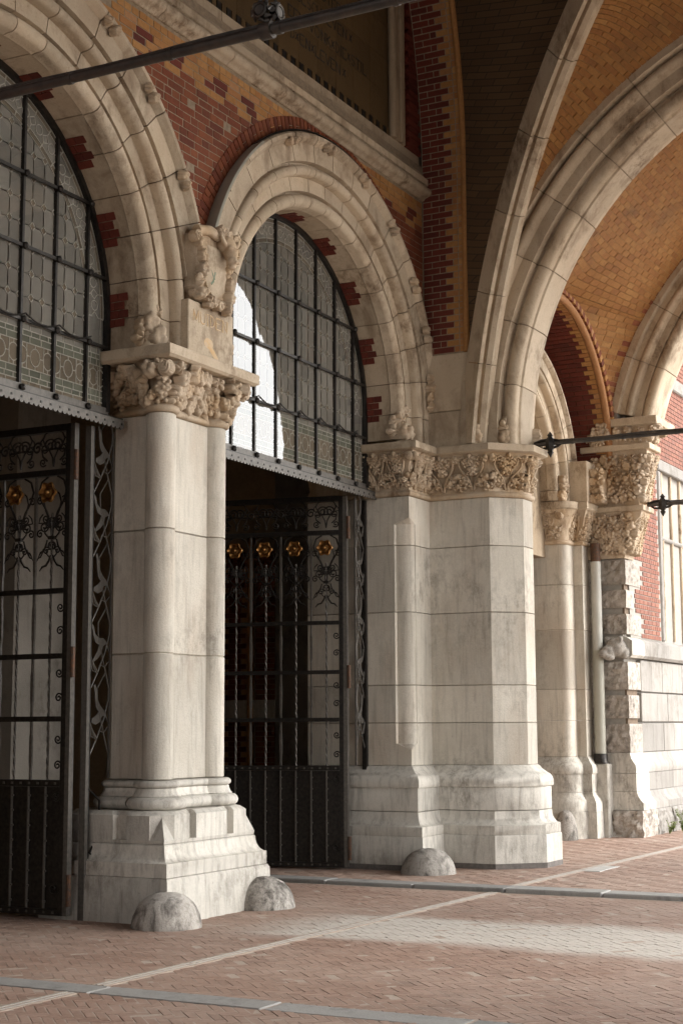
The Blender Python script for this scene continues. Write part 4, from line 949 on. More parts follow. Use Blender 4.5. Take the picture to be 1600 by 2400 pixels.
# outer arch
T3P = [(11.10, 5.1), (11.10, 4.72), (11.17, 4.70), (11.17, 4.62)] + [(11.20-.05*math.cos(a), 4.575+.05*math.sin(a)) for a in np.linspace(1.2, -1.4, 6)] + [(11.26, 4.50), (11.26, 4.40)] + [(11.33-.075*math.cos(a), 4.33+.075*math.sin(a)) for a in np.linspace(1.2, -1.35, 7)] + [(11.42, 4.25)]
tr3 = cross_arch('outermost moulded stone arch at the right edge, opening to daylight', mirrored(T3P, 11.62), 5.1, .225, 15)
V, F = [], []
for i in range(60):                                      # unseen spandrel wall over the outer arch, added to block light
    y0, y1 = -10.3+i*.172, -10.3+(i+1)*.172; d = abs((y0+y1)/2+4.96); z0 = 5.1+math.sqrt(max(0, 4.9**2-d*d)) if d < 4.9 else 0
    v, f = box(11.3, 12.0, y0, y1, z0, 13.1); n = len(V); V += v; F += [tuple(k+n for k in q) for q in f]
tag(mk('light_blocking_gable', V, F, 'lred', recalc=False), 'unseen brick wall above the outermost arch, added to block light', 'wall')

# ------------------------------------------------------------------ tie rods
rosm = None
def bossmesh():
    parts = [tube([(0, 0, -.05), (0, 0, .05)], .055, 10)]
    for k in range(8):
        a = k*pi/4; parts.append(tube([(.05*math.cos(a), .05*math.sin(a), 0), (.10*math.cos(a), .10*math.sin(a), .025), (.13*math.cos(a+.25), .13*math.sin(a+.25), 0)], [.022, .03, .008], 5))
    P = [(.075*math.cos(t), .075*math.sin(t), .05) for t in np.linspace(0, 2*pi, 17)]; parts.append(tube(P, .014, 5)); return mesh('rosette_boss', *cat(*parts), 'rod', 40)
BOSS = bossmesh()
def tierod(label, x, z, y0, y1, r, boss=True):
    t = thing('tie_rod', label, 'tie rod', (x, y0, z), 'iron tie rods across the passage')
    ys = np.linspace(y0, y1, 40); mk('rod', *tube([(x, y, z) for y in ys], r, 12), 'rod', t, 40)
    mk('upper_cable', *tube([(x+.02, y, z+r+.012+.006*math.sin(y*5)) for y in ys], .013, 6), 'rod', t, 40)
    for y in np.arange(y0-.5, y1, -.62): mk('coupling', *tube([(x, y, z), (x, y-.03, z)], r*1.18, 12), 'rod', t, 40)
    return t
rod1 = tierod('long grey iron tie rod with rosette crossing the top left of the view', -4.72, 4.905, -.8, -9.2, .026)
mk('collar', *cat(tube([(-4.72, -3.70, 4.905), (-4.72, -3.76, 4.905)], .042, 14), tube([(-4.72, -3.73, 4.905), (-4.72, -3.73, 4.97)], .02, 8)), 'rod', rod1, 40)
inst('rosette_boss', BOSS, rod1, frame((-4.74, -3.71, 5.00), (0, -1, 0), (0, 0, 1), (-1, 0, 0), (.46, .46, .46)))
inst('rosette_boss', BOSS, rod1, frame((-4.69, -3.76, 5.00), (1, 0, 0), (0, 0, 1), (0, -1, 0), (.46, .46, .46)))
def spear(parent, x, y, z, s=1.0):
    mk('spear_boss', *loft([[(x+w*math.cos(t)*s, y+w*math.sin(t)*s, z+h*s) for t in np.linspace(0, 2*pi, 6, endpoint=False)] for h, w in ((-.23, .005), (-.14, .055), (-.12, .035), (-.06, .08), (.06, .08), (.12, .035), (.14, .055), (.20, .005))]), 'iron', parent, 40)
    for q in (-.075, 0, .075): mk('clasp', *tube([(x, y+.28*s, z+.02), (x, y+.16*s, z+q*.9*s), (x, y, z+q*s), (x, y-.12*s, z+q*.7*s), (x, y-.2*s, z)], .022*s, 6), 'iron', parent, 40)
rod2 = tierod('black tie rod with spear boss anchored at the octagonal pier capital', 6.45, 4.90, -.78, -9.2, .022); spear(rod2, 6.45, -1.02, 4.90, .72)
rod3 = tierod('black tie rod with spear boss at the far carved corbel', 11.3, 4.78, -.72, -9.2, .025); spear(rod3, 11.3, -.95, 4.78, .78)

# ------------------------------------------------------------------ shield on the clustered pier
sh = thing('coat_of_arms', 'carved shield with scrolls, leaves and an animal head above the clustered pier', 'carving', (.8, .2, 5.36))
Sx, Sz = .80, 5.70
out = [(-.27, .30), (-.30, .12), (-.24, -.06), (-.28, -.20), (-.18, -.30), (0, -.34), (.18, -.30), (.28, -.20), (.24, -.06), (.30, .12), (.27, .30), (.1, .36), (-.1, .36)]
mk('cartouche', *loft([[(Sx+a*k, y, Sz+b*k) for a, b in out] for k, y in ((1, .24), (1, .13), (.93, .10), (.80, .10))]), 'carve', sh, 40)
shp = [(-.17, .22), (-.18, .0), (-.14, -.14), (0, -.25), (.14, -.14), (.18, 0), (.17, .22)]
mk('shield', *loft([[(Sx+a*k, y, Sz+b*k-.02) for a, b in shp] for k, y in ((1.05, .11), (1.05, .075), (.9, .06), (.4, .05))]), 'tan', sh, 40)
inst('scroll', VOL, sh, frame((Sx-.29, .085, Sz+.25), (1, 0, 0), (0, 0, 1), (0, -1, 0), (.11, .11, .12)))
inst('scroll', VOL, sh, frame((Sx+.34, .10, Sz+.24), (1, 0, 0), (0, 0, 1), (0, -1, 0), (.12, .12, .2)))
inst('scroll', VOL, sh, frame((Sx-.26, .12, Sz-.26), (1, 0, 0), (0, 0, 1), (0, -1, 0), (.07, .07, .10)))
inst('scroll', VOL, sh, frame((Sx-.08, .10, Sz-.33), (1, 0, 0), (0, 0, 1), (0, -1, 0), (.07, .07, .10)))
mk('rolled_edge', *tube([(Sx-.28, .10, Sz+.31), (Sx-.1, .085, Sz+.35), (Sx+.02, .08, Sz+.33)], .05, 8), 'carve', sh, 50)
for k in range(11):
    s = -1 if k % 2 else 1; z = Sz+.24-.055*k; leaf_at(sh, (Sx+s*(.215+.02*math.sin(k)), .085, z), (s*.2, -1, 0), .065, random.uniform(-1, 1), name='carved_leaf')
for k in range(5): leaf_at(sh, (Sx-.1+.08*k, .09, Sz-.31+.02*(k % 2)), (0, -1, -.2), .055, random.uniform(2, 4), name='carved_leaf')
blob('animal_head', [((Sx+.14, .05, Sz+.26), (.095, .09, .10)), ((Sx+.11, -.02, Sz+.17), (.062, .07, .075)), ((Sx+.09, -.05, Sz+.09), (.052, .05, .05)), ((Sx+.03, .01, Sz+.28), (.022, .022, .065), (0, -.7, 0)), ((Sx+.25, .0, Sz+.29), (.025, .022, .065), (0, .7, 0)), ((Sx+.065, -.045, Sz+.215), (.03, .028, .022)), ((Sx+.165, -.05, Sz+.21), (.03, .028, .022)), ((Sx+.075, -.095, Sz+.075), (.018, .016, .016)), ((Sx+.115, -.095, Sz+.075), (.018, .016, .016)), ((Sx+.10, -.04, Sz+.035), (.045, .04, .02))], 'carve', sh, .009, 1)
for k in range(7): leaf_at(sh, (Sx+.02+.05*k, .06, Sz+.35+.025*math.sin(k)), (0, -1, .3), .06, random.uniform(-.6, .6), name='carved_leaf')
mk('green_stain', *cat(tube([(Sx-.10, .056, Sz-.02), (Sx-.05, .05, Sz-.10)], .012, 4, flat=.3), tube([(Sx-.04, .05, Sz-.03), (Sx-.07, .052, Sz-.12), (Sx-.10, .056, Sz-.15)], .012, 4, flat=.3)), 'green', sh)
word(pier1, 'MUIDEN', .545, 5.19, .105, .1425, 'oran', .06, 'painted_letter')
mk('orange_stain', *loft([[(.80+.075*math.cos(t)*k, .1435-.001*(1-k), 5.03+.05*math.sin(t)*k) for t in np.linspace(0, 2*pi, 16, endpoint=False)] for k in (1, .3)]), 'oran', pier1)
mk('orange_stain', *tube([(.80, .143, 5.02), (.88, .143, 4.96), (.95, .143, 4.90)], .03, 5, flat=.06), 'oran', pier1)

# ------------------------------------------------------------------ leaded windows
def window(label, xc, xmin, xmax):
    Y, R, Z0, ZC = .80, 1.845, 4.34, 5.17
    t = thing('leaded_window', label, 'window', (xc, Y, Z0), 'leaded windows above the gates')
    reg = [(xc-R, Z0), (xc+R, Z0)] + [(xc+R*math.cos(a), ZC+R*math.sin(a)) for a in np.linspace(0, pi, 40)]
    inside = lambda x, z: (z <= ZC and abs(x-xc) < R) or math.hypot(x-xc, z-ZC) < R
    top = lambda x: ZC+math.sqrt(max(0, R*R-(x-xc)**2))
    bars = [xc+.22+.44*k for k in range(-5, 5)]; bars = [b for b in bars if abs(b-xc) < R-.05 and xmin-.5 < b < xmax+.1]
    for b in bars: mk('mullion', *box(b-.0135, b+.0135, Y-.035, Y+.02, Z0-.03, top(b)), 'iron', t)
    for z in (6.15, 5.53, 4.91):
        h = math.sqrt(max(0, R*R-max(0, z-ZC)**2)); x0, x1 = max(xmin-.3, xc-h), min(xc+h, xmax+.3)
        mk('saddle_bar', *box(x0, x1, Y-.055, Y-.03, z-.0135, z+.0135), 'iron', t)
        for b in bars:
            if inside(b, z): mk('rosette', *loft([[(b+w*math.cos(a), y, z+w*math.sin(a)) for a in np.linspace(0, 2*pi, 8, endpoint=False)] for y, w in ((Y-.05, .032), (Y-.07, .03), (Y-.085, .010))]), 'iron', t)
    for a, b in zip(bars[:-1], bars[1:]):               # bowed bar
        mk('bowed_bar', *tube([(x, Y-.075, 4.955+.0-.055*math.sin(pi*(x-a)/(b-a))) for x in np.linspace(a, b, 9)], .008, 5), 'iron', t)
    for b in bars: mk('rosette', *loft([[(b+w*math.cos(a), y, Z0+.0+w*math.sin(a)) for a in np.linspace(0, 2*pi, 8, endpoint=False)] for y, w in ((Y-.05, .032), (Y-.07, .03), (Y-.085, .010))]), 'iron', t)
    mk('bottom_rail', *box(max(xmin-.4, xc-R), xc+R, Y-.045, Y+.02, Z0-.06, Z0+.035), 'irong', t)
    mk('arch_frame', *loft([[archpt('y', xc, ZC, r, a, d) for d, r in ((Y-.05, R+.02), (Y-.05, R-.035), (Y+.03, R-.035), (Y+.03, R+.02))] for a in np.linspace(-.0, pi, 48)]), 'iron', t, 50)
    for s in (1, -1): mk('side_frame', *box(xc+s*R-.035, xc+s*R+.02, Y-.05, Y+.03, Z0, ZC), 'iron', t)
    cells = [xc-R]+bars+[xc+R] if len(bars) > 6 else [bars[0]-.44]+bars+[xc+R]
    for a, b in zip(cells[:-1], cells[1:]):
        for z0, z1 in zip((Z0+.03, 4.93, 5.55, 6.17), (4.89, 5.51, 6.13, 7.1)):
            q = clipconvex([(a+.02, z0), (b-.02, z0), (b-.02, z1), (a+.02, z1)], reg[1:]+reg[:1])
            if len(q) >= 3:
                cq = np.mean(q, axis=0); tl = rng.normal(0, .0025, 2); mk('outer_pane', [(p[0], Y-.02+(p[0]-cq[0])*tl[0]+(p[1]-cq[1])*tl[1], p[1]) for p in q], [tuple(range(len(q)))], 'clear', t, recalc=False)
    panes, came, small = [], [], []
    def seg(a, b, w=.0038):
        a, b = np.array(a, float), np.array(b, float); d = b-a; l = np.linalg.norm(d)
        if l < 1e-6: return
        d /= l; n = np.array([-d[1], d[0]])*w; came.append([a+n, a-n, b-n, b+n])
    def clipped(poly, C):
        q = clipconvex([tuple(p) for p in poly], C); return q
    Rin = R-.30
    inner = [(xc-Rin, 4.92), (xc+Rin, 4.92)] + [(xc+Rin*math.cos(a), ZC+Rin*math.sin(a)) for a in np.linspace(0, pi, 36)]
    w, h, c = .44/3, .205, .036
    nx0, nx1 = int((xmin-xc)/w)-1, int((xmax-xc)/w)+2
    for i in range(nx0, nx1):
        for k in range(0, 11):
            x0 = xc+.22+i*w; z0 = 4.92+k*h
            o = [(x0+c, z0), (x0+w-c, z0), (x0+w, z0+c), (x0+w, z0+h-c), (x0+w-c, z0+h), (x0+c, z0+h), (x0, z0+h-c), (x0, z0+c)]
            q = clipped(o, inner)
            if len(q) < 3 or max(p[0] for p in q) < xmin or min(p[0] for p in q) > xmax: continue
            panes.append(('glass', q))
            for a, b in zip(q, q[1:]+q[:1]): seg(a, b)
            dm = clipped([(x0+w-c, z0+h), (x0+w, z0+h-c), (x0+w+c, z0+h), (x0+w, z0+h+c)], inner)
            if len(dm) >= 3: small.append(dm)
    # border band of roundels following the arch
    n = 26
    for k in range(n):
        a0, a1 = pi*k/n, pi*(k+1)/n; am = (a0+a1)/2
        P = lambda r, a: (xc+r*math.cos(a), ZC+r*math.sin(a))
        if not (xmin-.1 < P(R, am)[0] < xmax+.1): continue
        for r0, r1 in ((Rin+.005, Rin+.045), (Rin+.05, R-.085), (R-.08, R-.04)):
            panes.append(('glass' if r1-r0 > .1 else 'glass_b', [P(r0, a0), P(r1, a0), P(r1, am), P(r1, a1), P(r0, a1), P(r0, am)]))
        for r in (Rin+.002, Rin+.047, R-.083, R-.04): seg(P(r, a0), P(r, am)); seg(P(r, am), P(r, a1))
        seg(P(Rin, a0), P(Rin+.047, a0), .006); seg(P(R-.085, a0), P(R-.04, a0), .006)
        cx, cz = P((Rin+R-.04)/2, am); C_ = [(cx+.045*math.cos(q), cz+.045*math.sin(q)) for q in np.linspace(0, 2*pi, 13)]
        for a, b in zip(C_[:-1], C_[1:]): seg(a, b)
        for s in (1, -1):
            m1 = P((Rin+R-.04)/2, am+s*(a1-a0)*.28); m2 = P((Rin+R-.04)/2+.05, am+s*(a1-a0)*.5); m3 = P((Rin+R-.04)/2-.05, am+s*(a1-a0)*.5); seg(m1, m2); seg(m1, m3)
        seg(P(Rin+.05, a0), P(Rin+.10, a0)); seg(P(R-.13, a0), P(R-.085, a0))
    for s in (1, -1):                                   # straight part of the border below the springing
        xb0, xb1 = sorted((xc+s*Rin, xc+s*(R-.04)))
        if xb1 < xmin or xb0 > xmax: continue
        panes.append(('glass', [(xb0, 4.92), (xb1, 4.92), (xb1, ZC), (xb0, ZC)])); seg((xb0+.05, 4.4), (xb0+.05, ZC)); seg((xb1-.04, 4.4), (xb1-.04, ZC)); seg((xb0+.02, 4.4), (xb0+.02, ZC))
    # lower band: bricks of green and brown glass with roundels
    rowsz = [(4.36, .06, 'glass_b', 3), (4.42, .045, 'glass_g', 4), (4.465, .06, 'glass_g', 3), (4.525, .215, 'glass_b', 2), (4.74, .06, 'glass_g', 3), (4.80, .045, 'glass_g', 4), (4.845, .06, 'glass', 3)]
    bb = [xc-R+.04]+bars+[xc+R-.04] if len(bars) > 6 else bars+[xc+R-.04]
    for a, b in zip(bb[:-1], bb[1:]):
        if b < xmin or a > xmax: continue
        for ri, (z, hh, m, nn) in enumerate(rowsz):
            k = 0; o_ = (.5 if ri % 2 else 0); edges = sorted({0.0, 1.0} | {(j+o_)/nn for j in range(nn+1) if 0 < (j+o_)/nn < 1})
            for u0, u1 in zip(edges[:-1], edges[1:]):
                x0, x1 = a+(b-a)*u0, a+(b-a)*u1; panes.append((m, [(x0, z), (x1, z), (x1, z+hh), (x0, z+hh)])); seg((x0, z), (x0, z+hh)); seg((x0, z), (x1, z))
                if hh > .2:
                    cx, cz = (x0+x1)/2, z+hh/2; C_ = [(cx+.062*math.cos(q), cz+.075*math.sin(q)) for q in np.linspace(0, 2*pi, 17)]
                    for p, q in zip(C_[:-1], C_[1:]): seg(p, q)
                    seg((cx, z), (cx, cz-.075)); seg((cx, cz+.075), (cx, z+hh)); seg((x0, cz), (cx-.062, cz)); seg((cx+.062, cz), (x1, cz))
        seg((a, 4.905), (b, 4.905))
    panes.sort(key=lambda q: -max(p[0] for p in q[1])+min(p[0] for p in q[1])-(q[0] == 'glass'))
    rest = {}
    for i, (m, q) in enumerate(panes):
        cq = np.mean(q, axis=0); tl = rng.normal(0, .004, 2); V = [(p[0], Y+(p[0]-cq[0])*tl[0]+(p[1]-cq[1])*tl[1], p[1]) for p in q]+[(p[0], Y+.005, p[1]) for p in q]
        F = [tuple(range(len(q)))]
        if i < 290: mk('pane', V[:len(q)], F, m, t, recalc=False)
        else: rest.setdefault(m, []).append((V[:len(q)], F))
    for m, ps in rest.items(): mk('small_panes', *cat(*ps), m, t, recalc=False, kind='stuff')
    mk('small_panes', *cat(*[([(p[0], Y, p[1]) for p in q], [tuple(range(len(q)))]) for q in small]), 'glass_b', t, recalc=False, kind='stuff')
    V, F = [], []
    for q in came:
        n0 = len(V); V += [(p[0], Y-.006, p[1]) for p in q]+[(p[0], Y+.006, p[1]) for p in q]; F += [(n0, n0+1, n0+2, n0+3), (n0+7, n0+6, n0+5, n0+4), (n0, n0+4, n0+5, n0+1), (n0+2, n0+6, n0+7, n0+3), (n0+1, n0+5, n0+6, n0+2), (n0+3, n0+7, n0+4, n0)]
    mk('lead_came', V, F, 'lead', t, recalc=False, kind='stuff')
    mk('blind', *box(xc-R, xc+R, 1.05, 1.07, 4.36, 7.2), plain('grey_blind', (.26, .235, .20), .9), t)
    return t
window('arched leaded window with sky reflected in it, over the right-hand gate', 3.31, 1.9, 5.2)
window('large arched leaded window at the left edge, over the left gate', -1.71, -1.75, .2)
def transom(label, xc, x0):
    t = thing('transom_beam', label, 'beam', (xc, .78, 4.22), 'iron beams over the gates')
    mk('beam', *box(x0, xc+1.99, .70, .86, 4.265, 4.30), 'iron', t); mk('fascia', *box(x0, xc+1.99, .685, .70, 4.215, 4.285), 'irong', t)
    n = int((xc+1.99-x0)/.062)
    for k in range(n):
        x = x0+.031+.062*k; mk('scallop', *loft([[(x+.026*math.cos(a), y, 4.215+.018*math.sin(a)) for a in np.linspace(pi, 2*pi, 7)] for y in (.684, .699)]), 'irong', t)
        if k % 2 == 0: mk('rivet', *box(x-.009, x+.009, .679, .685, 4.235, 4.253), 'iron', t)
transom('iron beam with scalloped fascia over the right-hand gate', 3.31, 1.55); transom('iron beam with scalloped fascia over the left-hand gate', -1.71, -1.9)

# ------------------------------------------------------------------ gates; local u along the leaf from the hinge, z up
def spiral(turns, r0, r1, n=40, a0=0): return [((r0+(r1-r0)*q)*math.cos(a0+turns*2*pi*q), 0, (r0+(r1-r0)*q)*math.sin(a0+turns*2*pi*q)) for q in np.linspace(0, 1, n)]
def twisted(z0, z1, s, turns):
    n = int((z1-z0)*28); return loft([[(s*math.cos(q), s*math.sin(q), z) for q in (turns*2*pi*i/n+np.array([0, pi/2, pi, 3*pi/2]))] for i, z in enumerate(np.linspace(z0, z1, n+1))])
TW = {}
SCR = mesh('scroll', *tube(spiral(1.6, .012, .062, 30)+[(.075, 0, -.045), (.06, 0, -.10), (.02, 0, -.14)], .0085, 5), 'iron', 60)
CSC = mesh('c_scroll', *tube([(.0, 0, -.30), (.015, 0, -.15), (.06, 0, -.03), (.12, 0, .06), (.15, 0, .15), (.12, 0, .24), (.05, 0, .28)], .0095, 5), 'iron', 60)
DRP = mesh('drop_tendril', *tube([(0, 0, .05), (.02, 0, 0), (.05, 0, -.04), (.09, 0, -.05), (.12, 0, -.085)], [.008, .010, .010, .009, .004], 5), 'iron', 60)
CUR = mesh('curl', *tube(spiral(1.4, .006, .038, 22), .0075, 5), 'iron', 60)
def rosette():
    ang = np.linspace(0, 2*pi, 36, endpoint=False); P = [loft([[(r*(1+q*math.cos(6*a))*math.cos(a), y, r*(1+q*math.cos(6*a))*math.sin(a)) for a in ang] for r, q, y in ((.03, 0, .005), (.085, .10, .0), (.104, .13, -.035), (.092, .13, -.045), (.055, .06, -.012), (.05, 0, -.03), (.036, 0, -.034), (.03, 0, -.02), (.026, 0, -.05), (.012, 0, -.064))])]; return mesh('gilded_rosette', *cat(*P), 'gold', 50)
    P = [tube([(0, -.0, 0), (0, -.02, 0)], .045, 12)]
    for k in range(6):
        a = k*pi/3; P.append(loft([[(math.cos(a+b)*r, -y, math.sin(a+b)*r) for b, r, y in ((-.5*s, .045, .0), (-.45*s, .078*s+.01, .02*s+.01), (0, .098*s, .045*s+.01), (.45*s, .078*s+.01, .02*s+.01), (.5*s, .045, .0))] for s in (1, .8)], closed=True))
    P.append(tube([(0, 0, 0), (0, -.05, 0), (0, -.062, 0)], [.03, .024, .008], 8)); return mesh('gilded_rosette', *cat(*P), 'gold', 50)
ROS = rosette()
def gate(label, hinge, ang, length, nb):
    t = thing('iron_gate', label, 'gate', (*hinge, 0), 'open wrought-iron gate leaves'); U = np.array([math.cos(ang), math.sin(ang), 0]); N = np.array([-U[1], U[0], 0])
    if N@np.array([-.8, -.55, 0]) > 0: N = -N                   # N points away from the viewer; local -y is the front
    H = np.array([*hinge, 0]); W = lambda v: [tuple(H+U*p[0]+N*p[1]+np.array([0, 0, p[2]])) for p in v]
    def part(name, vf, mat, parent=t, sharp=None, bev=0): return mk(name, W(vf[0]), vf[1], mat, parent, sharp, bev=bev)
    def at(name, me, u, z, sx=1, sz=1, y=0): return inst(name, me, t, frame(H+U*u+N*y+np.array([0, 0, z]), U*sx, N, (0, 0, sz)))
    part('hinge_stile', box(-.01, .035, -.03, .03, .04, 4.22), 'irong'); part('hinge_stile', box(.036, .085, -.028, .028, .04, 4.22), 'iron')
    part('meeting_stile', box(length-.06, length, -.025, .025, .04, 4.22), 'iron')
    for z, h in ((.065, .025), (1.13, .028), (1.67, .022), (2.205, .022), (2.765, .022), (3.80, .026), (4.19, .03)):
        rl = part('rail', box(.086, length-.061, -.03, .03, z-h, z+h), 'iron')
        if z < 1.2:
            for u in np.arange(.13, length-.08, .092): mk('rivet', *cat((W(box(u-.010, u+.010, -.037, -.030, z-.010, z+.010)[0]), box(0, 1, 0, 1, 0, 1)[1])), 'irong', rl)
    part('kick_panel', box(.086, length-.061, -.008, .008, .092, 1.10), 'iron')
    us = [.24+.18*k for k in range(nb)]
    for k, u in enumerate(us):
        st = part('panel_strip', box(u-.006, u+.006, -.03, -.008, .092, 1.10), 'irong')
        for z in np.arange(.15, 1.08, .125): mk('rivet', W(box(u-.02, u-.004, -.026, -.012, z-.008, z+.008)[0]), box(0, 1, 0, 1, 0, 1)[1], 'irong', st)
        if k % 2 == 0:
            V, F = twisted(1.158, 3.45, .0125, 22); part('twisted_bar', ([(p[0]+u, p[1], p[2]) for p in V], F), 'irong')
        else:
            for z0, z1 in ((1.158, 1.648), (1.692, 2.183), (2.227, 2.743), (2.787, 3.774)):
                w = .0115; part('plain_bar', loft([[(u-w*f, -w*g_, z), (u+w*f, -w*g_, z), (u+w*f, w*g_, z), (u-w*f, w*g_, z)] for z, f, g_ in ((z0, .7, 1), (z0+.10, .7, 1), (z0+.14, 1.2, 1), (z1-.14, 1.2, 1), (z1-.10, .7, 1), (z1, .7, 1))]), 'irong')
    for k, u in enumerate(us[::2]):
        at('gilded_rosette', ROS, u, 3.62, .86, .86, -.04)
        for s in (1, -1):
            at('c_scroll', CSC, u, 3.49, s, 1); at('c_scroll', CSC, u, 3.42, s*.62, .8)
            at('scroll', SCR, u+s*.02, 3.36, s*.9, .9); at('scroll', SCR, u+s*.01, 3.16, s*.7, .7); at('curl', CUR, u+s*.135, 3.56, s, 1); at('curl', CUR, u+s*.13, 3.27, s, 1)
            at('drop_tendril', DRP, u+s*.01, 3.03, s, 1); at('drop_tendril', DRP, u+s*.09, 3.10, s*.6, .8)
            at('scroll', SCR, u+s*.085, 3.33, s*.8, -.8); at('curl', CUR, u+s*.07, 3.40, s, -1); at('curl', CUR, u+s*.06, 3.12, s*.9, .9); at('drop_tendril', DRP, u+s*.05, 3.16, s*.8, 1.1); at('scroll', SCR, u+s*.10, 4.02, s*.7, -.7)
            at('scroll', SCR, u+s*.045, 4.05, s*1.15, 1.0); at('curl', CUR, u+s*.115, 3.90, s, -1); at('c_scroll', CSC, u, 4.02, s*.8, .55)
        at('curl', CUR, u+.18, 4.03, 1.4, 1.4)
        part('collar', box(u-.03, u+.03, -.02, .02, 3.215, 3.245), 'iron')
    for k, z in enumerate((1.02, 1.28, 1.50, 1.85, 2.06, 2.42, 2.62)): at('curl', CUR, .118, z, 1, 1 if k % 2 else -1, -.02)
    at('curl', CUR, .13, .26, 1, -1, -.03)
    for z in (.25, 2.15, 3.85): mk('hinge', *tube([H+np.array([-.03*U[0], -.03*U[1], z-.13])-N*.03, H+np.array([-.03*U[0], -.03*U[1], z+.13])-N*.03], .022, 8), 'rust', t, 40)
    return t
gate('open black iron gate leaf with gilded rosettes at the left edge', (-.10, .92), pi/2, 1.75, 8)
gate('open black iron gate leaf with four gilded rosettes, right of the clustered pier', (4.90, .90), math.radians(103), 1.78, 8)

# fixed side panels with iron birds and vines
def flatpoly(P, y, tk=.008): return loft([[(p[0], y, p[1]) for p in P], [(p[0], y+tk, p[1]) for p in P]])
def side_panel(label, x0, x1, flip):
    y = .84; t = thing('iron_side_panel', label, 'grille', ((x0+x1)/2, y, 0), 'fixed iron panels with birds and vines'); fx_ = (lambda u: x0+(x1-x0)*u) if not flip else (lambda u: x1-(x1-x0)*u)
    pa = fx_(0)
    mk('post', *box(pa-.03, pa+.012, y-.03, y+.03, 0, 4.2) if not flip else box(pa-.012, pa+.03, y-.03, y+.03, 0, 4.2), 'irong', t); mk('post', *box(pa+.013, pa+.04, y-.02, y+.03, 0, 4.2) if not flip else box(pa-.04, pa-.013, y-.02, y+.03, 0, 4.2), 'iron', t)
    pb = fx_(1); mk('edge_bar', *box(min(pb, pb-.012), max(pb, pb+.0), y-.01, y+.01, 1.16, 4.2), 'irong', t)
    w = abs(x1-x0); zs = np.arange(1.33, 4.0, .565)
    for k, z in enumerate(zs):
        f = lambda u, h: (fx_(u), z+h)
        T = lambda P, r, n='vine': mk(n, *tube([(fx_(u), y, z+h) for u, h in P], r, 5), 'irong', t, 60)
        T([(.06, -.02), (.45, .17), (.75, .34), (.93, .50), (.95, .60), (.80, .74)], .0075); T([(.80, .74), (.45, .60), (.48, .45), (.70, .26), (.9, .08)], .0065)
        T([(.06, .36), (.20, .27), (.30, .22), (.45, .17)], .012, 'twisted_stem')
        T([(.45, .17), (.55, .24), (.75, .22), (.85, .14), (.95, .05)], .006, 'tendril'); T([(.75, .22), (.92, .27)], .005, 'tendril'); T([(.45, .17), (.22, .19), (.15, .27)], .006, 'tendril')
        B = [(.12, .56), (.20, .585), (.27, .56), (.33, .50), (.48, .47), (.68, .47), (.84, .43), (.95, .34), (.80, .42), (.66, .40), (.60, .34), (.48, .30), (.28, .26), (.25, .28), (.44, .36), (.50, .41), (.34, .43), (.24, .49), (.20, .545)] if k % 2 else [(.30, .62), (.36, .64), (.44, .58), (.48, .50), (.60, .45), (.80, .40), (.95, .30), (.78, .37), (.66, .36), (.56, .31), (.40, .29), (.22, .31), (.24, .34), (.42, .37), (.52, .40), (.40, .44), (.36, .52), (.34, .58)]
        mk('iron_bird', *flatpoly([f(*p) for p in B], y-.004), 'irong', t)
    sp = spiral(2.0, .01, .055, 30)
    bx = fx_(.30); mk('stay_scroll', *tube([(fx_(.0), y-.02, 1.10), (fx_(.5), y-.03, .98), (fx_(.5), y-.03, .72), (fx_(.12), y-.03, .55)]+[(bx+(p[0]*1 if not flip else -p[0])-.03*0, y-.03, .47+p[2]) for p in sp[::-1]], .010, 6), 'iron', t, 60)
    return t
side_panel('narrow iron panel with birds and vines on the left of the clustered pier', .0, .335, False)
side_panel('narrow iron panel with birds and vines beside the octagonal pier', 5.0, 5.245, True)

# ------------------------------------------------------------------ hall behind the gates
hall = thing('hall_interior', 'dim hall behind the gates with brick and stone piers', 'room', (4, 4, 0), kind='structure')
mk('back_wall', *box(-8, 13, 9.5, 9.8, 0, 9), 'hallp', hall); mk('hall_ceiling', *box(-8, 13, .86, 9.8, 8.4, 8.6), 'hallp', hall)
mk('end_wall', *box(-8.3, -8, .3, 9.8, 0, 9), 'hallp', hall); mk('end_wall', *box(9.02, 9.3, .95, 9.8, 0, 9), 'hallp', hall)
mk('light_blocking_partition', *box(7.18, 10.47, .75, .9, 0, 4.6), 'dark', hall)  # hidden wall added to stop light leaking into the hall
ip = thing('inner_wall', 'brick wall with ochre quoins seen through the right-hand gate', 'wall', (9, 4.4, 0))
L = []
for r in range(int(4.2/CR)):
    z = .02+CR*(r+.5)
    if 1.64 < z < 1.98 and False: continue
    y = 3.92+(.12 if r % 2 else 0)
    if not (1.70 < z < 1.98 and r % 1 == 0 and False):
        while y < 4.53:
            l_ = min(.24, 4.54-y); L.append(((8.98, y+l_/2, z), (0, l_/2-.006, 0), (0, 0, CR/2-.006), (-.04, 0, 0), 'red')); y += .24
    a = .10 if r % 2 else .19
    if not 1.66 < z < 1.98: L.append(((8.985, 4.90, z), (0, a, 0), (0, 0, CR/2-.003), (-.03, 0, 0), 'dred'))
    for s in (1, -1): L.append(((8.985, 4.90+s*(.11+a/2+.05), z), (0, (.21-a)/2+.035, 0), (0, 0, CR/2-.003), (-.028, 0, 0), 'yel'))
boxes(ip, 'brick', L, 200)
mk('stone_band', *box(8.935, 9.0, 4.0, 5.12, 1.66, 1.98), 'pale', ip); mk('ochre_roll', *tube([(8.95, 4.62, 0), (8.95, 4.62, 4.4)], .055, 10), 'yel', ip, 40)
mk('mortar_bed', *box(8.97, 9.01, 3.9, 5.3, 0, 4.4), 'mortar', ip)
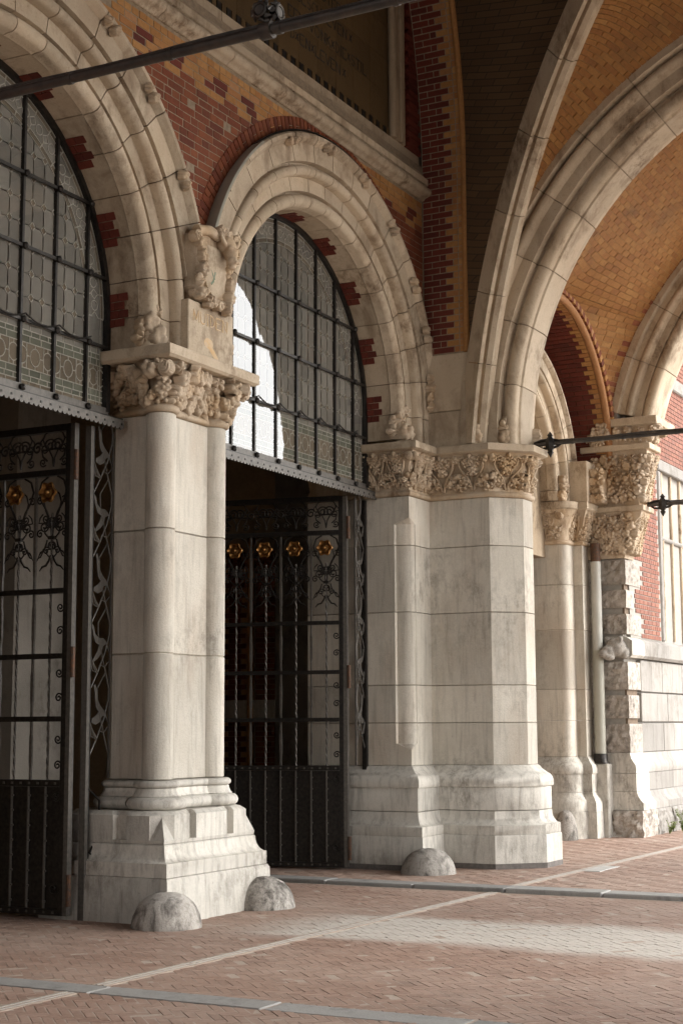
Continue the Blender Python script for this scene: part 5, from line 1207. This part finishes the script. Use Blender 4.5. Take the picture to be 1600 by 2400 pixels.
tag(mk('inner_pier', *box(8.4, 9.0, 3.15, 3.90, 0, 8.4), 'dim', bev=.02), 'dark stone pier in the hall behind the right-hand gate', 'pier')
ic = thing('inner_column', 'pale stone column standing in the hall behind the left gate', 'column', (4.3, 6.6, 0))
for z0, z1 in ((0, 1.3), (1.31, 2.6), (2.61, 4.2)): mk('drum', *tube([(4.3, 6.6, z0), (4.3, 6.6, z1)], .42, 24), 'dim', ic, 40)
mk('capital', *tube([(4.3, 6.6, 4.2), (4.3, 6.6, 4.35), (4.3, 6.6, 4.8)], [.42, .46, .65], 24), 'carve', ic, 40); mk('base', *tube([(4.3, 6.6, 0), (4.3, 6.6, .3), (4.3, 6.6, .5)], [.65, .6, .43], 24), 'plinth', ic, 40)
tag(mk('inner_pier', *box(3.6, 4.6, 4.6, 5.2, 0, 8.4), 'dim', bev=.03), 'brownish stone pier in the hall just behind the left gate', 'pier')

# ------------------------------------------------------------------ unseen roof and walls round the passage, added and shaped for the light
rf = mk('light_blocking_roof', *box(-30, 12.0, -10.6, 1.2, 13.0, 13.3), 'dark'); rf['kind'] = 'structure'
ov = mk('upper_wall', *box(5.72, 11.3, .56, 1.0, 8.0, 13.0), 'dark'); ov['kind'] = 'structure'  # unseen wall over the outer bay, added to keep light out
dv = mk('light_blocking_wall', *box(6.1, 6.4, -10.3, .6, 10.2, 13.0), 'dark'); dv['kind'] = 'structure'
lw = mk('light_blocking_side_wall', *box(-30, -4.4, .3, .8, 0, 13.0), 'lred'); lw['kind'] = 'structure'
OPEN = 8.2  # height of the arcade openings, chosen by the light they let in
opp = thing('light_shaping_arcade', 'unseen arcade wall across the passage, its openings set to shape the light', 'wall', (0, -10.3, 0), kind='structure')
mk('brick_wall', *box(-5, 12.0, -10.6, -10.2, OPEN, 13.0), 'lred', opp); mk('brick_wall', *box(-30, -5.001, -10.6, -10.2, 0, 13.0), 'lred', opp)
for x in (-4.4, .8, 6.26, 11.4): mk('pier', *box(x-.45, x+.45, -10.6, -9.7, 0, OPEN-.001), 'pale', opp)

# ------------------------------------------------------------------ weeds at the foot of the outer wall
def weed(label, x, y, h, n, seed):
    r_ = random.Random(seed); t = thing('weed', label, 'plant', (x, y, 0), 'weeds along the outer wall')
    V, F, S = [], [], []
    for i in range(n):
        a = r_.uniform(0, 2*pi); l = h*r_.uniform(.5, 1); P = [(x, y, 0), (x+.12*l*math.cos(a), y+.12*l*math.sin(a)-.02, l*.6), (x+.4*l*math.cos(a), y+.4*l*math.sin(a)-.04, l)]
        S.append(tube(P, .004, 4))
        for k in range(14):
            q = r_.uniform(.15, 1); p = np.array(P[0])*(1-q)**2+2*q*(1-q)*np.array(P[1])+q*q*np.array(P[2]); b = r_.uniform(0, 2*pi); d = np.array([math.cos(b), math.sin(b), r_.uniform(-.2, .8)]); s = np.cross(d, (0, 0, 1)); l2 = r_.uniform(.025, .05); m = len(V)
            V += [tuple(p), tuple(p+d*l2*.5+s*l2*.35), tuple(p+d*l2), tuple(p+d*l2*.5-s*l2*.35)]; F.append((m, m+1, m+2, m+3))
    mk('foliage', V, F, 'leaf', t, recalc=False, kind='stuff'); mk('stems', *cat(*S), 'leaf', t)
weed('larger green weed at the right edge, at the foot of the white wall', 12.55, -.72, .40, 16, 3)
weed('smaller green weed at the foot of the white wall, nearer the corner pier', 11.95, -.70, .22, 9, 5)
